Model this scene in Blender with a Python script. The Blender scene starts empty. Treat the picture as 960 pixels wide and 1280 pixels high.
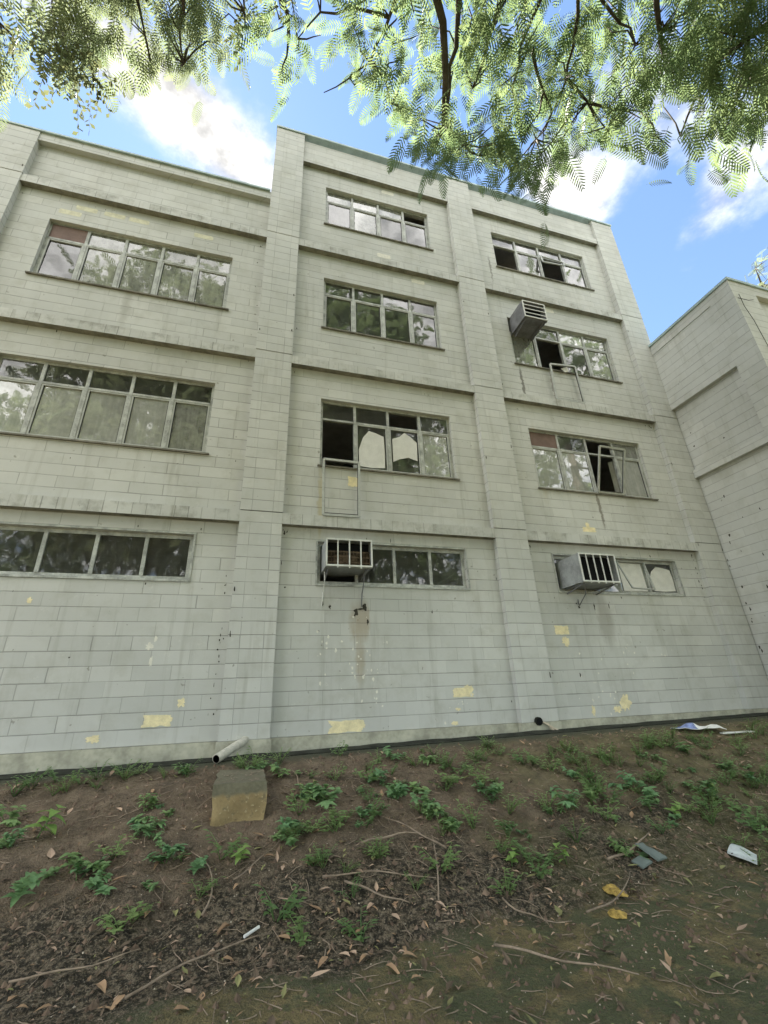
import bpy, math, random
import numpy as np
from mathutils import Vector, Matrix, noise
random.seed(11)
rs = np.random.RandomState(7)
R_ = math.radians
scene = bpy.context.scene
COL = scene.collection

# ------------------------------------------------------------------ helpers
class MB:
    def __init__(s): s.v=[]; s.f=[]; s.m=[]
    def face(s, pts, m=0):
        i=len(s.v); s.v+= [tuple(p) for p in pts]; s.f.append(tuple(range(i,i+len(pts)))); s.m.append(m)
    def box(s, x0,x1,y0,y1,z0,z1, m=0, skip=''):
        i=len(s.v)
        s.v+=[(x0,y0,z0),(x1,y0,z0),(x1,y1,z0),(x0,y1,z0),(x0,y0,z1),(x1,y0,z1),(x1,y1,z1),(x0,y1,z1)]
        F={'b':(0,3,2,1),'t':(4,5,6,7),'f':(0,1,5,4),'k':(2,3,7,6),'l':(3,0,4,7),'r':(1,2,6,5)}
        for k,q in F.items():
            if k in skip: continue
            s.f.append(tuple(i+a for a in q)); s.m.append(m)
    def bar(s, a, b, w, h, m=0, up=(0,0,1)):
        a=Vector(a); b=Vector(b); d=(b-a).normalized(); u=Vector(up)
        if abs(d.dot(u))>.95: u=Vector((0,1,0))
        r=d.cross(u).normalized(); u=r.cross(d)
        i=len(s.v)
        for p in (a,b):
            for x,y in ((-1,-1),(1,-1),(1,1),(-1,1)): s.v.append(tuple(p+r*x*w/2+u*y*h/2))
        for q in ((0,1,5,4),(1,2,6,5),(2,3,7,6),(3,0,4,7),(0,3,2,1),(4,5,6,7)):
            s.f.append(tuple(i+k for k in q)); s.m.append(m)
    def tube(s, pts, rads, n=6, m=0, cap=True):
        pts=[Vector(p) for p in pts]
        if not hasattr(rads,'__len__'): rads=[rads]*len(pts)
        i0=len(s.v); prev=None
        for k,p in enumerate(pts):
            d=(pts[min(k+1,len(pts)-1)]-pts[max(k-1,0)]).normalized()
            if prev is None:
                u=Vector((0,0,1)) if abs(d.z)<.9 else Vector((1,0,0))
                r=d.cross(u).normalized()
            else:
                r=(prev-d*prev.dot(d)).normalized()
            prev=r; u=r.cross(d)
            for j in range(n):
                a=2*math.pi*j/n
                s.v.append(tuple(p+(r*math.cos(a)+u*math.sin(a))*rads[k]))
        for k in range(len(pts)-1):
            for j in range(n):
                a=i0+k*n+j; b=i0+k*n+(j+1)%n
                s.f.append((a,b,b+n,a+n)); s.m.append(m)
        if cap:
            s.f.append(tuple(i0+j for j in range(n))[::-1]); s.m.append(m)
            e=i0+(len(pts)-1)*n
            s.f.append(tuple(e+j for j in range(n))); s.m.append(m)
    def build(s, name, mats, parent=None, smooth=False):
        me=bpy.data.meshes.new(name); me.from_pydata(s.v,[],s.f)
        if not isinstance(mats,(list,tuple)): mats=[mats]
        for x in mats: me.materials.append(x)
        me.polygons.foreach_set('material_index', s.m)
        if smooth: me.polygons.foreach_set('use_smooth',[True]*len(s.f))
        me.update()
        o=bpy.data.objects.new(name,me); COL.objects.link(o)
        if parent: o.parent=parent
        return o
def np_mesh(name, V, F, mats, parent=None, mi=None):
    """V (n,3), F (k,4|3) -> one mesh object"""
    me=bpy.data.meshes.new(name); k=F.shape[1]
    me.vertices.add(len(V)); me.vertices.foreach_set('co', V.astype(np.float32).ravel())
    me.loops.add(F.size); me.loops.foreach_set('vertex_index', F.astype(np.int32).ravel())
    me.polygons.add(len(F)); me.polygons.foreach_set('loop_start', np.arange(0,F.size,k,dtype=np.int32))
    if not isinstance(mats,(list,tuple)): mats=[mats]
    for x in mats: me.materials.append(x)
    if mi is not None: me.polygons.foreach_set('material_index', mi.astype(np.int32))
    me.update(calc_edges=True); me.validate()
    o=bpy.data.objects.new(name,me); COL.objects.link(o)
    if parent: o.parent=parent
    return o
def tag(o, label=None, cat=None, group=None, kind=None):
    if label: o['label']=label
    if cat: o['category']=cat
    if group: o['group']=group
    if kind: o['kind']=kind
    return o
def empty(name, loc=(0,0,0)):
    o=bpy.data.objects.new(name,None); o.location=loc; COL.objects.link(o); return o

# ------------------------------------------------------------------ node helpers
class NT:
    def __init__(s, name):
        s.mat=bpy.data.materials.new(name); s.mat.use_nodes=True; s.t=s.mat.node_tree
        s.t.nodes.clear(); s.out=s.t.nodes.new('ShaderNodeOutputMaterial')
    def n(s, typ, **kw):
        x=s.t.nodes.new(typ)
        for k,v in kw.items(): setattr(x,k,v)
        return x
    def set(s, sock, v):
        if v is None: return
        if isinstance(v, bpy.types.NodeSocket): s.t.links.new(v, sock)
        else:
            if sock.type=='RGBA' and len(v)==3: v=(*v,1)
            sock.default_value=v
    def m(s, op, a, b=None, c=None, clamp=False):
        x=s.n('ShaderNodeMath', operation=op, use_clamp=clamp)
        for i,v in enumerate((a,b,c)): s.set(x.inputs[i], v)
        return x.outputs[0]
    def ramp(s, v, a, b, lo=0., hi=1.):
        x=s.n('ShaderNodeMapRange', interpolation_type='SMOOTHSTEP')
        for k,val in zip((0,1,2,3,4),(v,a,b,lo,hi)): s.set(x.inputs[k], val)
        return x.outputs[0]
    def mix(s, f, a, b, mode='MIX'):
        x=s.n('ShaderNodeMix', data_type='RGBA', blend_type=mode)
        s.set(x.inputs[0], f); s.set(x.inputs[6], a); s.set(x.inputs[7], b)
        return x.outputs[2]
    def noise(s, vec, scale, detail=3, rough=.55, out=0):
        x=s.n('ShaderNodeTexNoise'); s.set(x.inputs['Vector'], vec)
        x.inputs['Scale'].default_value=scale; x.inputs['Detail'].default_value=detail; x.inputs['Roughness'].default_value=rough
        return x.outputs[out]
    def xyz(s, a, b, c):
        x=s.n('ShaderNodeCombineXYZ')
        for i,v in enumerate((a,b,c)): s.set(x.inputs[i], v)
        return x.outputs[0]
    def obj(s):
        return s.n('ShaderNodeTexCoord').outputs['Object']
    def sep(s, v):
        x=s.n('ShaderNodeSeparateXYZ'); s.set(x.inputs[0], v); return x.outputs[0],x.outputs[1],x.outputs[2]
    def bsdf(s, col, rough=.8, spec=.3, bump=None, bstr=.3, bdist=.01, metal=0.):
        p=s.n('ShaderNodeBsdfPrincipled')
        s.set(p.inputs['Base Color'], col); s.set(p.inputs['Roughness'], rough); s.set(p.inputs['Metallic'], metal)
        s.set(p.inputs['Specular IOR Level'], spec)
        if bump is not None:
            b=s.n('ShaderNodeBump'); b.inputs['Strength'].default_value=bstr; b.inputs['Distance'].default_value=bdist
            s.set(b.inputs['Height'], bump); s.set(p.inputs['Normal'], b.outputs[0])
        s.t.links.new(p.outputs[0], s.out.inputs[0]); return p
def plain(name, col, rough=.7, spec=.3, var=.25, scale=9., metal=0., bstr=.15):
    t=NT(name); o=t.obj(); n=t.noise(o,scale,4); n2=t.noise(o,scale*6,3)
    k=t.m('ADD', t.m('MULTIPLY',n,.7), t.m('MULTIPLY',n2,.3))
    c=t.mix(t.ramp(k,.3,.7), tuple(x*(1-var) for x in col), tuple(min(1,x*(1+var)) for x in col))
    t.bsdf(c, rough, spec, n2, bstr, .004, metal); return t.mat

BW=.50; CH=.20          # block length and course height of the painted block walls
PAINT_A=(.485,.488,.460); PAINT_B=(.545,.548,.518)
def block_mat(name, style='run', vstr=.5, hstr=.9, x0=0., stains=(), grime=0.):
    t=NT(name); o=t.obj(); x,y,z=t.sep(o)
    h=t.m('ADD',x,y)
    w1=t.m('SUBTRACT', t.noise(o,1.1,3), .5); w2=t.m('SUBTRACT', t.noise(o,9.,2), .5)
    zz=t.m('ADD', z, t.m('ADD', t.m('MULTIPLY',w1,.012), t.m('MULTIPLY',w2,.006)))
    hh=t.m('ADD', h, t.m('ADD', t.m('MULTIPLY',w1,.02), t.m('MULTIPLY',w2,.006)))
    rowf=t.m('DIVIDE', zz, CH); row=t.m('FLOOR', rowf); fz=t.m('FRACT', rowf)
    dz=t.m('MULTIPLY', t.m('MINIMUM', fz, t.m('SUBTRACT',1.,fz)), CH)
    if style=='run':
        rnd=t.n('ShaderNodeTexWhiteNoise', noise_dimensions='1D'); t.set(rnd.inputs['W'], row)
        off=t.m('ADD', t.m('MULTIPLY', t.m('MODULO', row, 2.), .5), t.m('MULTIPLY', rnd.outputs[0], .13))
        hf=t.m('ADD', t.m('DIVIDE', t.m('SUBTRACT',hh,x0), BW), off); bw=BW
    elif style=='stack':     # quarter, half, quarter on a .68 m pilaster
        hf=t.m('DIVIDE', t.m('SUBTRACT', hh, x0+.17), .34); bw=.34
    else:                     # soldier course of the ledges
        hf=t.m('DIVIDE', t.m('SUBTRACT', hh, x0), .2); bw=.2
    fh=t.m('FRACT', hf); colid=t.m('FLOOR', hf)
    dh=t.m('MULTIPLY', t.m('MINIMUM', fh, t.m('SUBTRACT',1.,fh)), bw)
    wid=t.ramp(t.noise(o,2.3,3),.3,.7,.006,.014)
    lz=t.m('SUBTRACT',1., t.ramp(dz,.0015,wid)); lh=t.m('SUBTRACT',1., t.ramp(dh,.0015,wid))
    mz=t.ramp(t.noise(t.xyz(t.m('MULTIPLY',h,1.),y,t.m('MULTIPLY',row,3.1)),1.1,4),.28,.60,.42,1.)
    mh=t.ramp(t.noise(t.xyz(t.m('MULTIPLY',colid,3.7),y,t.m('MULTIPLY',row,2.9)),.9,2),.40,.66,.05,1.)
    lz=t.m('MULTIPLY', t.m('MULTIPLY', lz, mz), 0. if style=='soldier' else hstr); lh=t.m('MULTIPLY', t.m('MULTIPLY', lh, mh), vstr)
    line=t.m('MAXIMUM', lz, lh)
    # paint
    big=t.noise(o,.45,4,.6); mid=t.noise(o,2.7,5,.65); fine=t.noise(o,26.,3)
    wn=t.n('ShaderNodeTexWhiteNoise', noise_dimensions='3D'); t.set(wn.inputs['Vector'], t.xyz(colid,row,1.))
    c=t.mix(t.ramp(big,.35,.65), PAINT_A, PAINT_B)
    c=t.mix(t.m('MULTIPLY', t.m('SUBTRACT',wn.outputs[0],.5), .22), c, (.8,.78,.7))
    c=t.mix(t.m('MULTIPLY', t.m('SUBTRACT',1.,wn.outputs[0]), .10), c, (.30,.30,.25))
    c=t.mix(t.ramp(mid,.48,.74,0.,.42), c, (.38,.375,.32)); c=t.mix(t.ramp(t.noise(o,.8,5,.7),.52,.72,0.,.38), c, (.36,.35,.29)); c=t.mix(t.ramp(t.noise(o,6.5,4,.7),.60,.74,0.,.30), c, (.66,.65,.60))
    streak=t.noise(t.xyz(t.m('MULTIPLY',h,5.5),y,t.m('MULTIPLY',z,.42)),1.,5,.65)
    c=t.mix(t.ramp(streak,.53,.76,0.,.38+grime), c, (.27,.26,.21))
    spk=t.noise(o,13.,2,.4); c=t.mix(t.ramp(spk,.73,.79,0.,.55), c, (.16,.15,.12))
    if grime>0:
        g2=t.noise(t.xyz(t.m('MULTIPLY',h,3.),y,t.m('MULTIPLY',z,3.)),1.,5,.7)
        c=t.mix(t.ramp(g2,.45,.7,0.,.6), c, (.20,.195,.16))
    for (sx,sz,rx,rz,col,amt) in stains:
        dx=t.m('DIVIDE', t.m('SUBTRACT', t.m('ADD',x,t.m('MULTIPLY',w2,.12)), sx), rx); dzz=t.m('DIVIDE', t.m('SUBTRACT', z, sz), rz)
        d=t.m('ADD', t.m('MULTIPLY',dx,dx), t.m('MULTIPLY',dzz,dzz))
        d=t.m('ADD', d, t.m('MULTIPLY', t.m('SUBTRACT',streak,.5), 2.2))
        c=t.mix(t.ramp(d,1.1,.1,0.,amt), c, col)
    c=t.mix(t.m('MULTIPLY',line,.68), c, (.095,.092,.08))
    hgt=t.m('ADD', t.m('MULTIPLY', line,-1.), t.m('ADD', t.m('MULTIPLY',fine,.18), t.m('MULTIPLY',mid,.3)))
    t.bsdf(c,.75,.25,hgt,.5,.006); return t.mat

ZL=(3.4,6.8,10.2)
D=.12
W_STAINS=[(2.02,1.62,.20,.42,(.30,.22,.12),.55),(2.02,1.0,.10,.5,(.35,.27,.16),.5),(1.33,3.75,.07,.75,(.42,.36,.17),.55),
 (7.42,4.05,.05,.55,(.13,.11,.08),.7),(6.06,7.25,.045,.55,(.10,.09,.075),.75),(6.92,7.2,.045,.6,(.12,.10,.08),.6),(5.75,10.9,.04,.6,(.12,.11,.09),.6),
 (6.9,1.65,.22,.6,(.22,.20,.16),.45),(6.1,5.0,.12,1.1,(.40,.34,.20),.4),(-2.4,7.4,.10,.6,(.32,.31,.27),.5)]
M={}
M['wall']=block_mat('painted_block_wall','run',.45,.85,.1,W_STAINS)
M['wall_left']=block_mat('painted_block_wall_joints','run',.85,.8,-1.1,W_STAINS[-1:])
M['wing']=block_mat('painted_block_wing','run',.3,.8,.2)
M['ledge']=block_mat('ledge_soldier_blocks','soldier',1.,.0,.02,grime=.45)
for k,x0 in (('p0',-5.357),('p1',0.),('p2',4.68),('p3',9.70)): M[k]=block_mat('pilaster_blocks_'+k,'stack',(.8 if k=='p1' else .4),.9,x0)
M['render']=plain('cement_plinth',(.40,.39,.31),.85,.2,.3,3.)
M['cap']=plain('weathered_metal_flashing',(.33,.42,.42),.5,.4,.2,4.)
M['frame']=plain('weathered_aluminium_frame',(.37,.38,.35),.5,.4,.38,7.,.0)
M['sash']=plain('pale_aluminium_sash',(.40,.41,.38),.45,.4,.15,7.)
M['seal']=plain('black_rubber_seal',(.03,.03,.03),.7)
M['board']=plain('brown_board',(.16,.105,.085),.7,.3,.2,5.)
M['paper']=plain('sun_bleached_paper',(.62,.61,.57),.85,.2,.08,6.)
M['room']=plain('dim_room_plaster',(.55,.54,.53),.9,.1,.2,1.)
M['yellow']=plain('exposed_yellow_paint',(.76,.67,.42),.8,.2,.16,9.)
M['chalk']=plain('chalky_flake',(.68,.66,.58),.9,.1,.1,20.)
M['grime']=plain('black_grime',(.06,.055,.045),.95,.1,.4,30.)
M['roof']=plain('roof_slab',(.25,.24,.22),.9)
M['soffit']=plain('shade_darkened_soffit',(.24,.23,.19),.9,.15,.35,4.)  # ledge undersides: shade painted in as a darker colour, over some grime
M['pvc']=plain('dirty_white_pvc',(.45,.43,.36),.5,.4,.25,12.)
M['blackened']=plain('shade_black_concrete',(.03,.032,.024),.95,.15,.5,5.,bstr=.5)  # near black, deepened to stand for contact shadow along the gutter

def glass(name, tint, d0, d1, dust=(.40,.41,.36), scale=3., refl=1.35):
    t=NT(name); o=t.obj()
    x,y,z=t.sep(o); nz=t.m('ADD',t.m('MULTIPLY',t.noise(o,scale*3.5,6,.7),.6),t.m('MULTIPLY',t.noise(t.xyz(t.m('MULTIPLY',x,22.),y,t.m('MULTIPLY',z,2.)),1.,4,.6),.4))
    bp=t.n('ShaderNodeBump'); bp.inputs['Strength'].default_value=.035; bp.inputs['Distance'].default_value=.05; t.set(bp.inputs['Height'], t.noise(o,2.2,2))
    fr=t.n('ShaderNodeFresnel'); fr.inputs[0].default_value=1.55; t.set(fr.inputs['Normal'],bp.outputs[0])
    gl=t.n('ShaderNodeBsdfGlossy'); gl.inputs['Roughness'].default_value=.015; gl.inputs[0].default_value=(1,1,1,1); t.set(gl.inputs['Normal'],bp.outputs[0])
    tr=t.n('ShaderNodeBsdfTransparent'); tr.inputs[0].default_value=(*tint,1)
    df=t.n('ShaderNodeBsdfDiffuse'); df.inputs[0].default_value=(*dust,1)
    m1=t.n('ShaderNodeMixShader'); t.set(m1.inputs[0], t.ramp(nz,.3,.75,d0,d1)); t.set(m1.inputs[1],tr.outputs[0]); t.set(m1.inputs[2],df.outputs[0])
    m2=t.n('ShaderNodeMixShader'); t.set(m2.inputs[0], t.m('MULTIPLY',fr.outputs[0],refl,clamp=True)); t.set(m2.inputs[1],m1.outputs[0]); t.set(m2.inputs[2],gl.outputs[0])
    t.t.links.new(m2.outputs[0], t.out.inputs[0]); return t.mat
M['clear']=glass('old_clear_glass',(.95,.955,.95),.03,.16)
M['dusty']=glass('dust_filmed_glass',(.5,.5,.48),.30,.62,refl=1.6)
M['milky']=glass('milky_dirty_glass',(.5,.5,.48),.50,.78,(.46,.47,.42),2.,2.1)

# ------------------------------------------------------------------ ground profile
def ss(a,b,x):
    t=min(max((x-a)/(b-a),0),1); return t*t*(3-2*t)
def tz0(x,y):
    zb=-.20+.011*min(max(x,-8),12)
    if y>-.5: return zb
    t=min(max((-.5-y)/2.7,0),1); t=.75*t+.25*t*t*(3-2*t)
    return zb+(-1.1-zb)*t
def tz(x,y):
    z=tz0(x,y)
    k=ss(-.45,-.8,y)*ss(-9,-6,y) if True else 0
    flat=ss(-2.9,-3.5,y)
    a=.055*(1-flat)+.022*flat
    return z+k*(a*noise.noise((x*1.3,y*1.3,0))+a*.55*noise.noise((x*3.7,y*3.7,2))+a*.34*noise.noise((x*9.,y*9.,5))+a*.22*noise.noise((x*21.,y*21.,7)))
SKY_S,SKY_AIR,SKY_DUST,CLOUD,SUN_E,EXPO=.46,1.0,.03,7.2,3.2,2.8
SKY_TINT=(1,1,1)
SPRAYS=[(0.38, -4.05, 8.13), (0.5, -4.92, 7.9), (0.62, -4.15, 8.33), (0.02, -4.52, 7.42), (0.31, -4.61, 7.09), (0.04, -4.38, 8.44), (0.42, -4.64, 8.34), (0.06, -4.45, 7.2), (0.16, -3.91, 7.65), (1.22, -4.76, 8.55), (1.31, -4.97, 7.69), (0.74, -5.06, 7.31), (0.89, -4.77, 7.11), (1.15, -4.91, 7.61), (1.29, -4.82, 7.58), (1.05, -4.69, 7.15), (1.38, -5.05, 8.31), (1.67, -4.28, 7.75), (1.81, -4.1, 7.27), (1.44, -3.99, 8.0), (1.2, -4.14, 7.82), (1.26, -4.43, 7.22), (1.17, -4.21, 7.98), (1.43, -4.39, 7.28), (2.07, -5.1, 6.92), (2.87, -5.57, 7.83), (2.97, -5.31, 8.3), (2.29, -4.98, 8.68), (2.25, -4.36, 8.88), (2.47, -4.59, 8.26), (2.23, -5.07, 7.69), (1.88, -4.39, 8.94), (1.64, -4.64, 8.57), (3.23, -5.02, 8.27), (3.21, -4.57, 7.85), (2.97, -4.99, 8.16), (2.38, -3.83, 7.81), (2.33, -5.38, 8.07), (2.03, -4.38, 7.66), (3.36, -4.58, 8.12), (2.35, -4.28, 8.21), (3.31, -5.02, 7.61), (2.16, -3.68, 8.5), (2.65, -4.32, 8.09), (2.83, -5.17, 8.43), (2.65, -4.63, 7.47), (2.52, -4.87, 6.64), (1.81, -4.52, 8.2), (2.0, -5.33, 7.0), (1.53, -4.97, 7.3), (1.62, -5.18, 7.99), (2.68, -4.93, 8.71), (2.01, -5.2, 8.26), (1.61, -4.55, 7.51), (3.2, -4.89, 8.31), (2.4, -5.21, 7.06), (2.96, -4.44, 8.61), (2.1, -4.49, 6.56), (2.51, -5.21, 8.18), (2.73, -3.64, 8.28), (2.42, -4.66, 8.89), (2.5, -5.03, 7.34), (2.63, -5.37, 7.33), (2.09, -4.49, 7.71), (2.29, -5.1, 7.43), (2.39, -4.91, 7.5), (2.62, -5.08, 6.69), (1.89, -4.64, 8.64), (1.83, -3.81, 8.04), (1.97, -5.05, 8.17), (2.55, -5.59, 7.31), (2.58, -5.34, 8.41), (2.05, -3.85, 7.21), (2.53, -4.11, 6.71), (2.35, -3.93, 7.49), (2.7, -3.75, 7.83), (2.21, -3.77, 7.68), (2.2, -3.94, 7.11), (2.88, -3.82, 7.62), (2.47, -3.94, 7.11), (1.87, -4.17, 7.05), (3.06, -4.43, 6.17), (3.5, -3.94, 7.0), (2.99, -4.5, 6.44), (2.78, -4.4, 7.02), (2.86, -4.5, 6.86), (2.76, -4.46, 6.38), (4.06, -4.3, 7.52), (3.57, -4.27, 6.81), (3.57, -4.37, 7.26), (3.11, -4.34, 7.05), (3.3, -3.89, 7.27), (3.79, -4.1, 7.65), (3.27, -4.71, 6.28), (3.55, -3.98, 6.78), (2.52, -4.51, 6.53), (3.15, -3.79, 7.69), (3.35, -4.29, 6.4), (3.26, -4.3, 6.78), (2.89, -4.08, 7.24), (2.87, -4.34, 6.96), (3.15, -4.77, 6.89), (4.44, -4.76, 7.39), (4.13, -4.75, 6.91), (3.95, -4.56, 7.1), (4.2, -4.93, 7.4), (3.23, -5.17, 6.5), (3.43, -4.71, 7.45), (3.58, -4.83, 7.6), (4.11, -5.14, 6.34), (3.54, -4.95, 6.8), (3.9, -5.09, 6.17), (3.88, -4.93, 7.37), (4.18, -4.71, 7.49), (3.47, -4.85, 7.26), (3.51, -4.77, 6.57), (3.78, -5.23, 6.17), (3.46, -5.58, 8.14), (4.63, -5.89, 7.82), (4.21, -5.08, 8.05), (4.21, -5.4, 6.87), (3.79, -5.85, 7.23), (3.29, -5.86, 7.28), (4.0, -5.38, 7.82), (4.39, -5.48, 7.2), (4.39, -5.77, 7.41), (4.0, -5.69, 6.82), (3.04, -5.68, 7.46), (4.59, -5.65, 8.13), (4.98, -5.04, 7.68), (4.73, -5.24, 7.47), (3.98, -5.32, 6.63), (4.49, -5.8, 6.83), (3.98, -4.99, 8.23), (4.45, -5.71, 6.82), (4.06, -5.43, 6.96), (3.68, -5.55, 7.81), (4.53, -5.59, 6.83), (4.13, -5.97, 6.79), (3.56, -5.19, 7.73), (3.44, -5.56, 7.85), (3.99, -5.99, 7.39), (4.1, -5.02, 7.53), (3.42, -5.92, 6.94), (5.01, -5.35, 7.81), (3.46, -5.47, 7.49), (3.92, -5.61, 6.33), (3.67, -5.72, 7.79), (4.56, -6.02, 7.78), (3.3, -5.38, 7.28), (4.44, -5.37, 6.74), (3.87, -5.31, 7.85), (4.18, -5.71, 6.75), (4.76, -5.38, 6.11), (4.35, -6.15, 5.7), (4.16, -5.84, 5.85), (4.21, -5.9, 5.88), (4.42, -5.99, 5.68), (4.69, -5.5, 6.05), (5.12, -5.95, 6.6), (4.33, -5.98, 6.47), (4.24, -5.64, 5.87), (4.22, -6.21, 6.19), (4.62, -6.23, 6.4), (4.55, -6.01, 6.15), (5.05, -5.61, 6.75), (4.36, -5.74, 5.6), (4.01, -5.99, 5.93), (4.49, -5.71, 6.63), (4.93, -6.12, 6.16), (4.47, -5.92, 7.15), (4.69, -5.4, 5.77), (4.82, -5.34, 6.46), (4.35, -6.13, 6.13), (5.03, -5.55, 6.62), (4.6, -6.25, 6.63), (4.5, -6.17, 6.09), (4.1, -6.14, 6.23), (4.5, -5.34, 5.73), (4.44, -6.21, 5.81), (4.44, -5.11, 6.03), (3.81, -6.15, 6.16), (4.2, -6.1, 5.97), (4.85, -5.97, 5.41), (5.03, -6.01, 6.08), (4.87, -5.87, 5.7), (4.94, -5.9, 6.09), (5.2, -5.57, 5.82), (5.22, -5.67, 6.26), (5.28, -5.55, 6.12), (5.02, -5.68, 6.17), (4.87, -5.94, 5.87), (5.2, -5.66, 6.05)]
SPRAYS_LEFT=[(-1.52, -4.36, 7.18), (-1.55, -4.44, 7.32), (-1.57, -4.14, 6.58), (-1.65, -3.98, 7.11), (-2.04, -3.83, 7.03), (-1.87, -3.82, 7.52), (-1.9, -4.28, 6.53), (-1.61, -4.45, 7.48), (-1.73, -4.5, 6.98), (-1.82, -4.1, 7.43), (-1.83, -4.45, 6.64), (-1.7, -4.1, 7.16), (-2.09, -3.82, 7.39), (-1.79, -4.12, 6.59), (-1.84, -4.6, 6.71), (-1.64, -4.43, 7.35), (-1.97, -3.79, 6.99), (-1.9, -4.32, 7.71), (-1.84, -3.69, 7.2), (-1.97, -4.35, 6.68), (-1.8, -4.51, 6.98), (-2.08, -4.11, 7.81), (-2.04, -4.14, 7.09), (-1.85, -4.45, 7.29), (-0.88, -3.69, 8.54), (-1.0, -3.6, 8.49), (-0.59, -3.89, 7.93), (-1.03, -3.69, 8.55), (-0.79, -4.27, 7.69), (-1.37, -4.09, 8.31), (-0.79, -4.32, 8.26), (-0.62, -4.42, 7.61), (-0.9, -4.34, 7.62), (-1.23, -4.54, 7.63), (-1.05, -4.57, 7.45), (-1.19, -3.39, 8.31), (-1.25, -3.85, 7.23), (-1.35, -4.56, 7.47), (-1.17, -3.76, 7.84), (-0.61, -3.99, 8.17), (-1.5, -4.04, 7.86), (-1.28, -3.94, 7.26), (-1.11, -4.18, 8.37), (-1.04, -4.26, 8.51), (-1.33, -3.96, 8.55), (-0.81, -4.15, 8.43), (-1.44, -4.15, 7.33), (-1.01, -3.58, 8.09), (-1.07, -4.24, 7.56), (-1.26, -4.24, 7.39), (-0.85, -4.38, 7.88), (-1.75, -3.86, 8.54), (-1.3, -4.38, 7.88), (-0.53, -4.54, 8.06), (-2.66, -3.72, 6.47), (-2.66, -3.72, 6.3), (-2.62, -3.63, 6.94), (-2.6, -3.94, 6.4), (-2.54, -3.82, 6.63), (-2.42, -3.77, 6.6)]
SPRAYS_ROUND=[(-1.66, -4.08, 6.27), (-1.93, -4.11, 6.34), (-1.74, -4.13, 5.96), (-2.05, -4.09, 6.36), (-1.7, -3.78, 6.53), (-1.62, -4.02, 6.3), (-1.98, -4.05, 6.28), (-1.83, -4.14, 6.03), (-2.13, -4.06, 6.55), (-2.16, -4.09, 6.56), (-1.79, -3.94, 6.42), (-1.72, -4.19, 6.04), (-1.78, -4.0, 6.39), (-2.04, -4.05, 6.51), (-1.88, -3.84, 6.52), (-2.05, -4.04, 6.27), (-0.17, -4.29, 7.78), (-0.11, -4.7, 7.53), (-0.16, -4.5, 7.83), (-0.23, -4.42, 7.65), (-0.12, -4.32, 7.98), (-0.26, -4.66, 7.1), (-0.34, -4.46, 7.84), (-0.24, -4.62, 7.6), (-2.36, -4.07, 7.17), (-2.41, -4.01, 7.1), (-2.28, -3.95, 7.18), (-2.25, -4.02, 7.42)]
BRANCHES=[[(1.42, -5.12, 7.57), (1.3, -4.64, 7.6), (1.22, -4.32, 7.65), (1.01, -4.07, 7.74), (0.72, -3.81, 7.81)], [(1.31, -4.8, 7.49), (0.9, -4.71, 7.66), (0.57, -4.54, 7.78), (0.34, -4.23, 7.83)], [(1.18, -4.42, 7.37), (1.39, -4.31, 7.46), (1.54, -4.06, 7.5)], [(1.95, -5.29, 7.51), (2.14, -4.77, 7.48), (2.22, -4.4, 7.49), (2.3, -3.92, 7.44)], [(2.2, -4.17, 7.07), (2.53, -4.07, 7.1), (2.81, -3.98, 7.13)], [(3.07, -5.67, 7.24), (3.35, -5.21, 7.19), (3.47, -4.94, 7.22), (3.52, -4.6, 7.26), (3.52, -4.27, 7.31)], [(2.89, -5.09, 7.17), (3.23, -4.8, 7.11), (3.46, -4.65, 7.13)], [(3.34, -5.03, 6.97), (3.72, -4.92, 6.92), (4.12, -4.77, 6.82)], [(3.65, -4.96, 6.79), (3.98, -4.98, 6.8), (4.32, -5.05, 6.79)], [(3.15, -5.7, 7.22), (3.68, -5.53, 7.1), (3.98, -5.44, 7.1)], [(2.46, -5.45, 7.41), (2.46, -4.94, 7.44), (2.48, -4.49, 7.45)], [(2.83, -5.59, 7.32), (2.82, -5.0, 7.34), (2.93, -4.65, 7.35)], [(4.83, -6.28, 6.34), (4.75, -5.92, 6.53), (4.72, -5.7, 6.7), (4.81, -5.35, 6.74), (4.96, -5.0, 6.72)], [(4.66, -5.94, 6.41), (4.93, -5.76, 6.37), (5.29, -5.64, 6.25)], [(3.72, -5.93, 6.99), (4.06, -5.63, 6.93), (4.41, -5.42, 6.84)], [(0.11, -4.77, 7.54), (0.22, -4.48, 7.6), (0.23, -4.12, 7.63)]]
BRANCHES_LEFT=[[(-1.89, -4.38, 7.03), (-2.03, -4.02, 7.0), (-2.14, -3.71, 6.98)], [(-1.81, -4.4, 7.06), (-1.83, -3.99, 7.06), (-1.83, -3.65, 7.07)], [(-1.3, -4.48, 7.24), (-1.25, -3.96, 7.21)], [(-0.83, -4.57, 7.38), (-0.92, -4.13, 7.35), (-0.92, -3.84, 7.39)], [(-2.56, -4.07, 6.62), (-2.51, -3.97, 6.78), (-2.47, -3.81, 6.9)], [(-0.29, -4.68, 7.49), (-0.25, -4.4, 7.55)]]
# ------------------------------------------------------------------ the building
bld=empty('apartment_block'); tag(bld,'four storey grey-white painted concrete block building with broken windows and a lower right wing','building')

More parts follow.
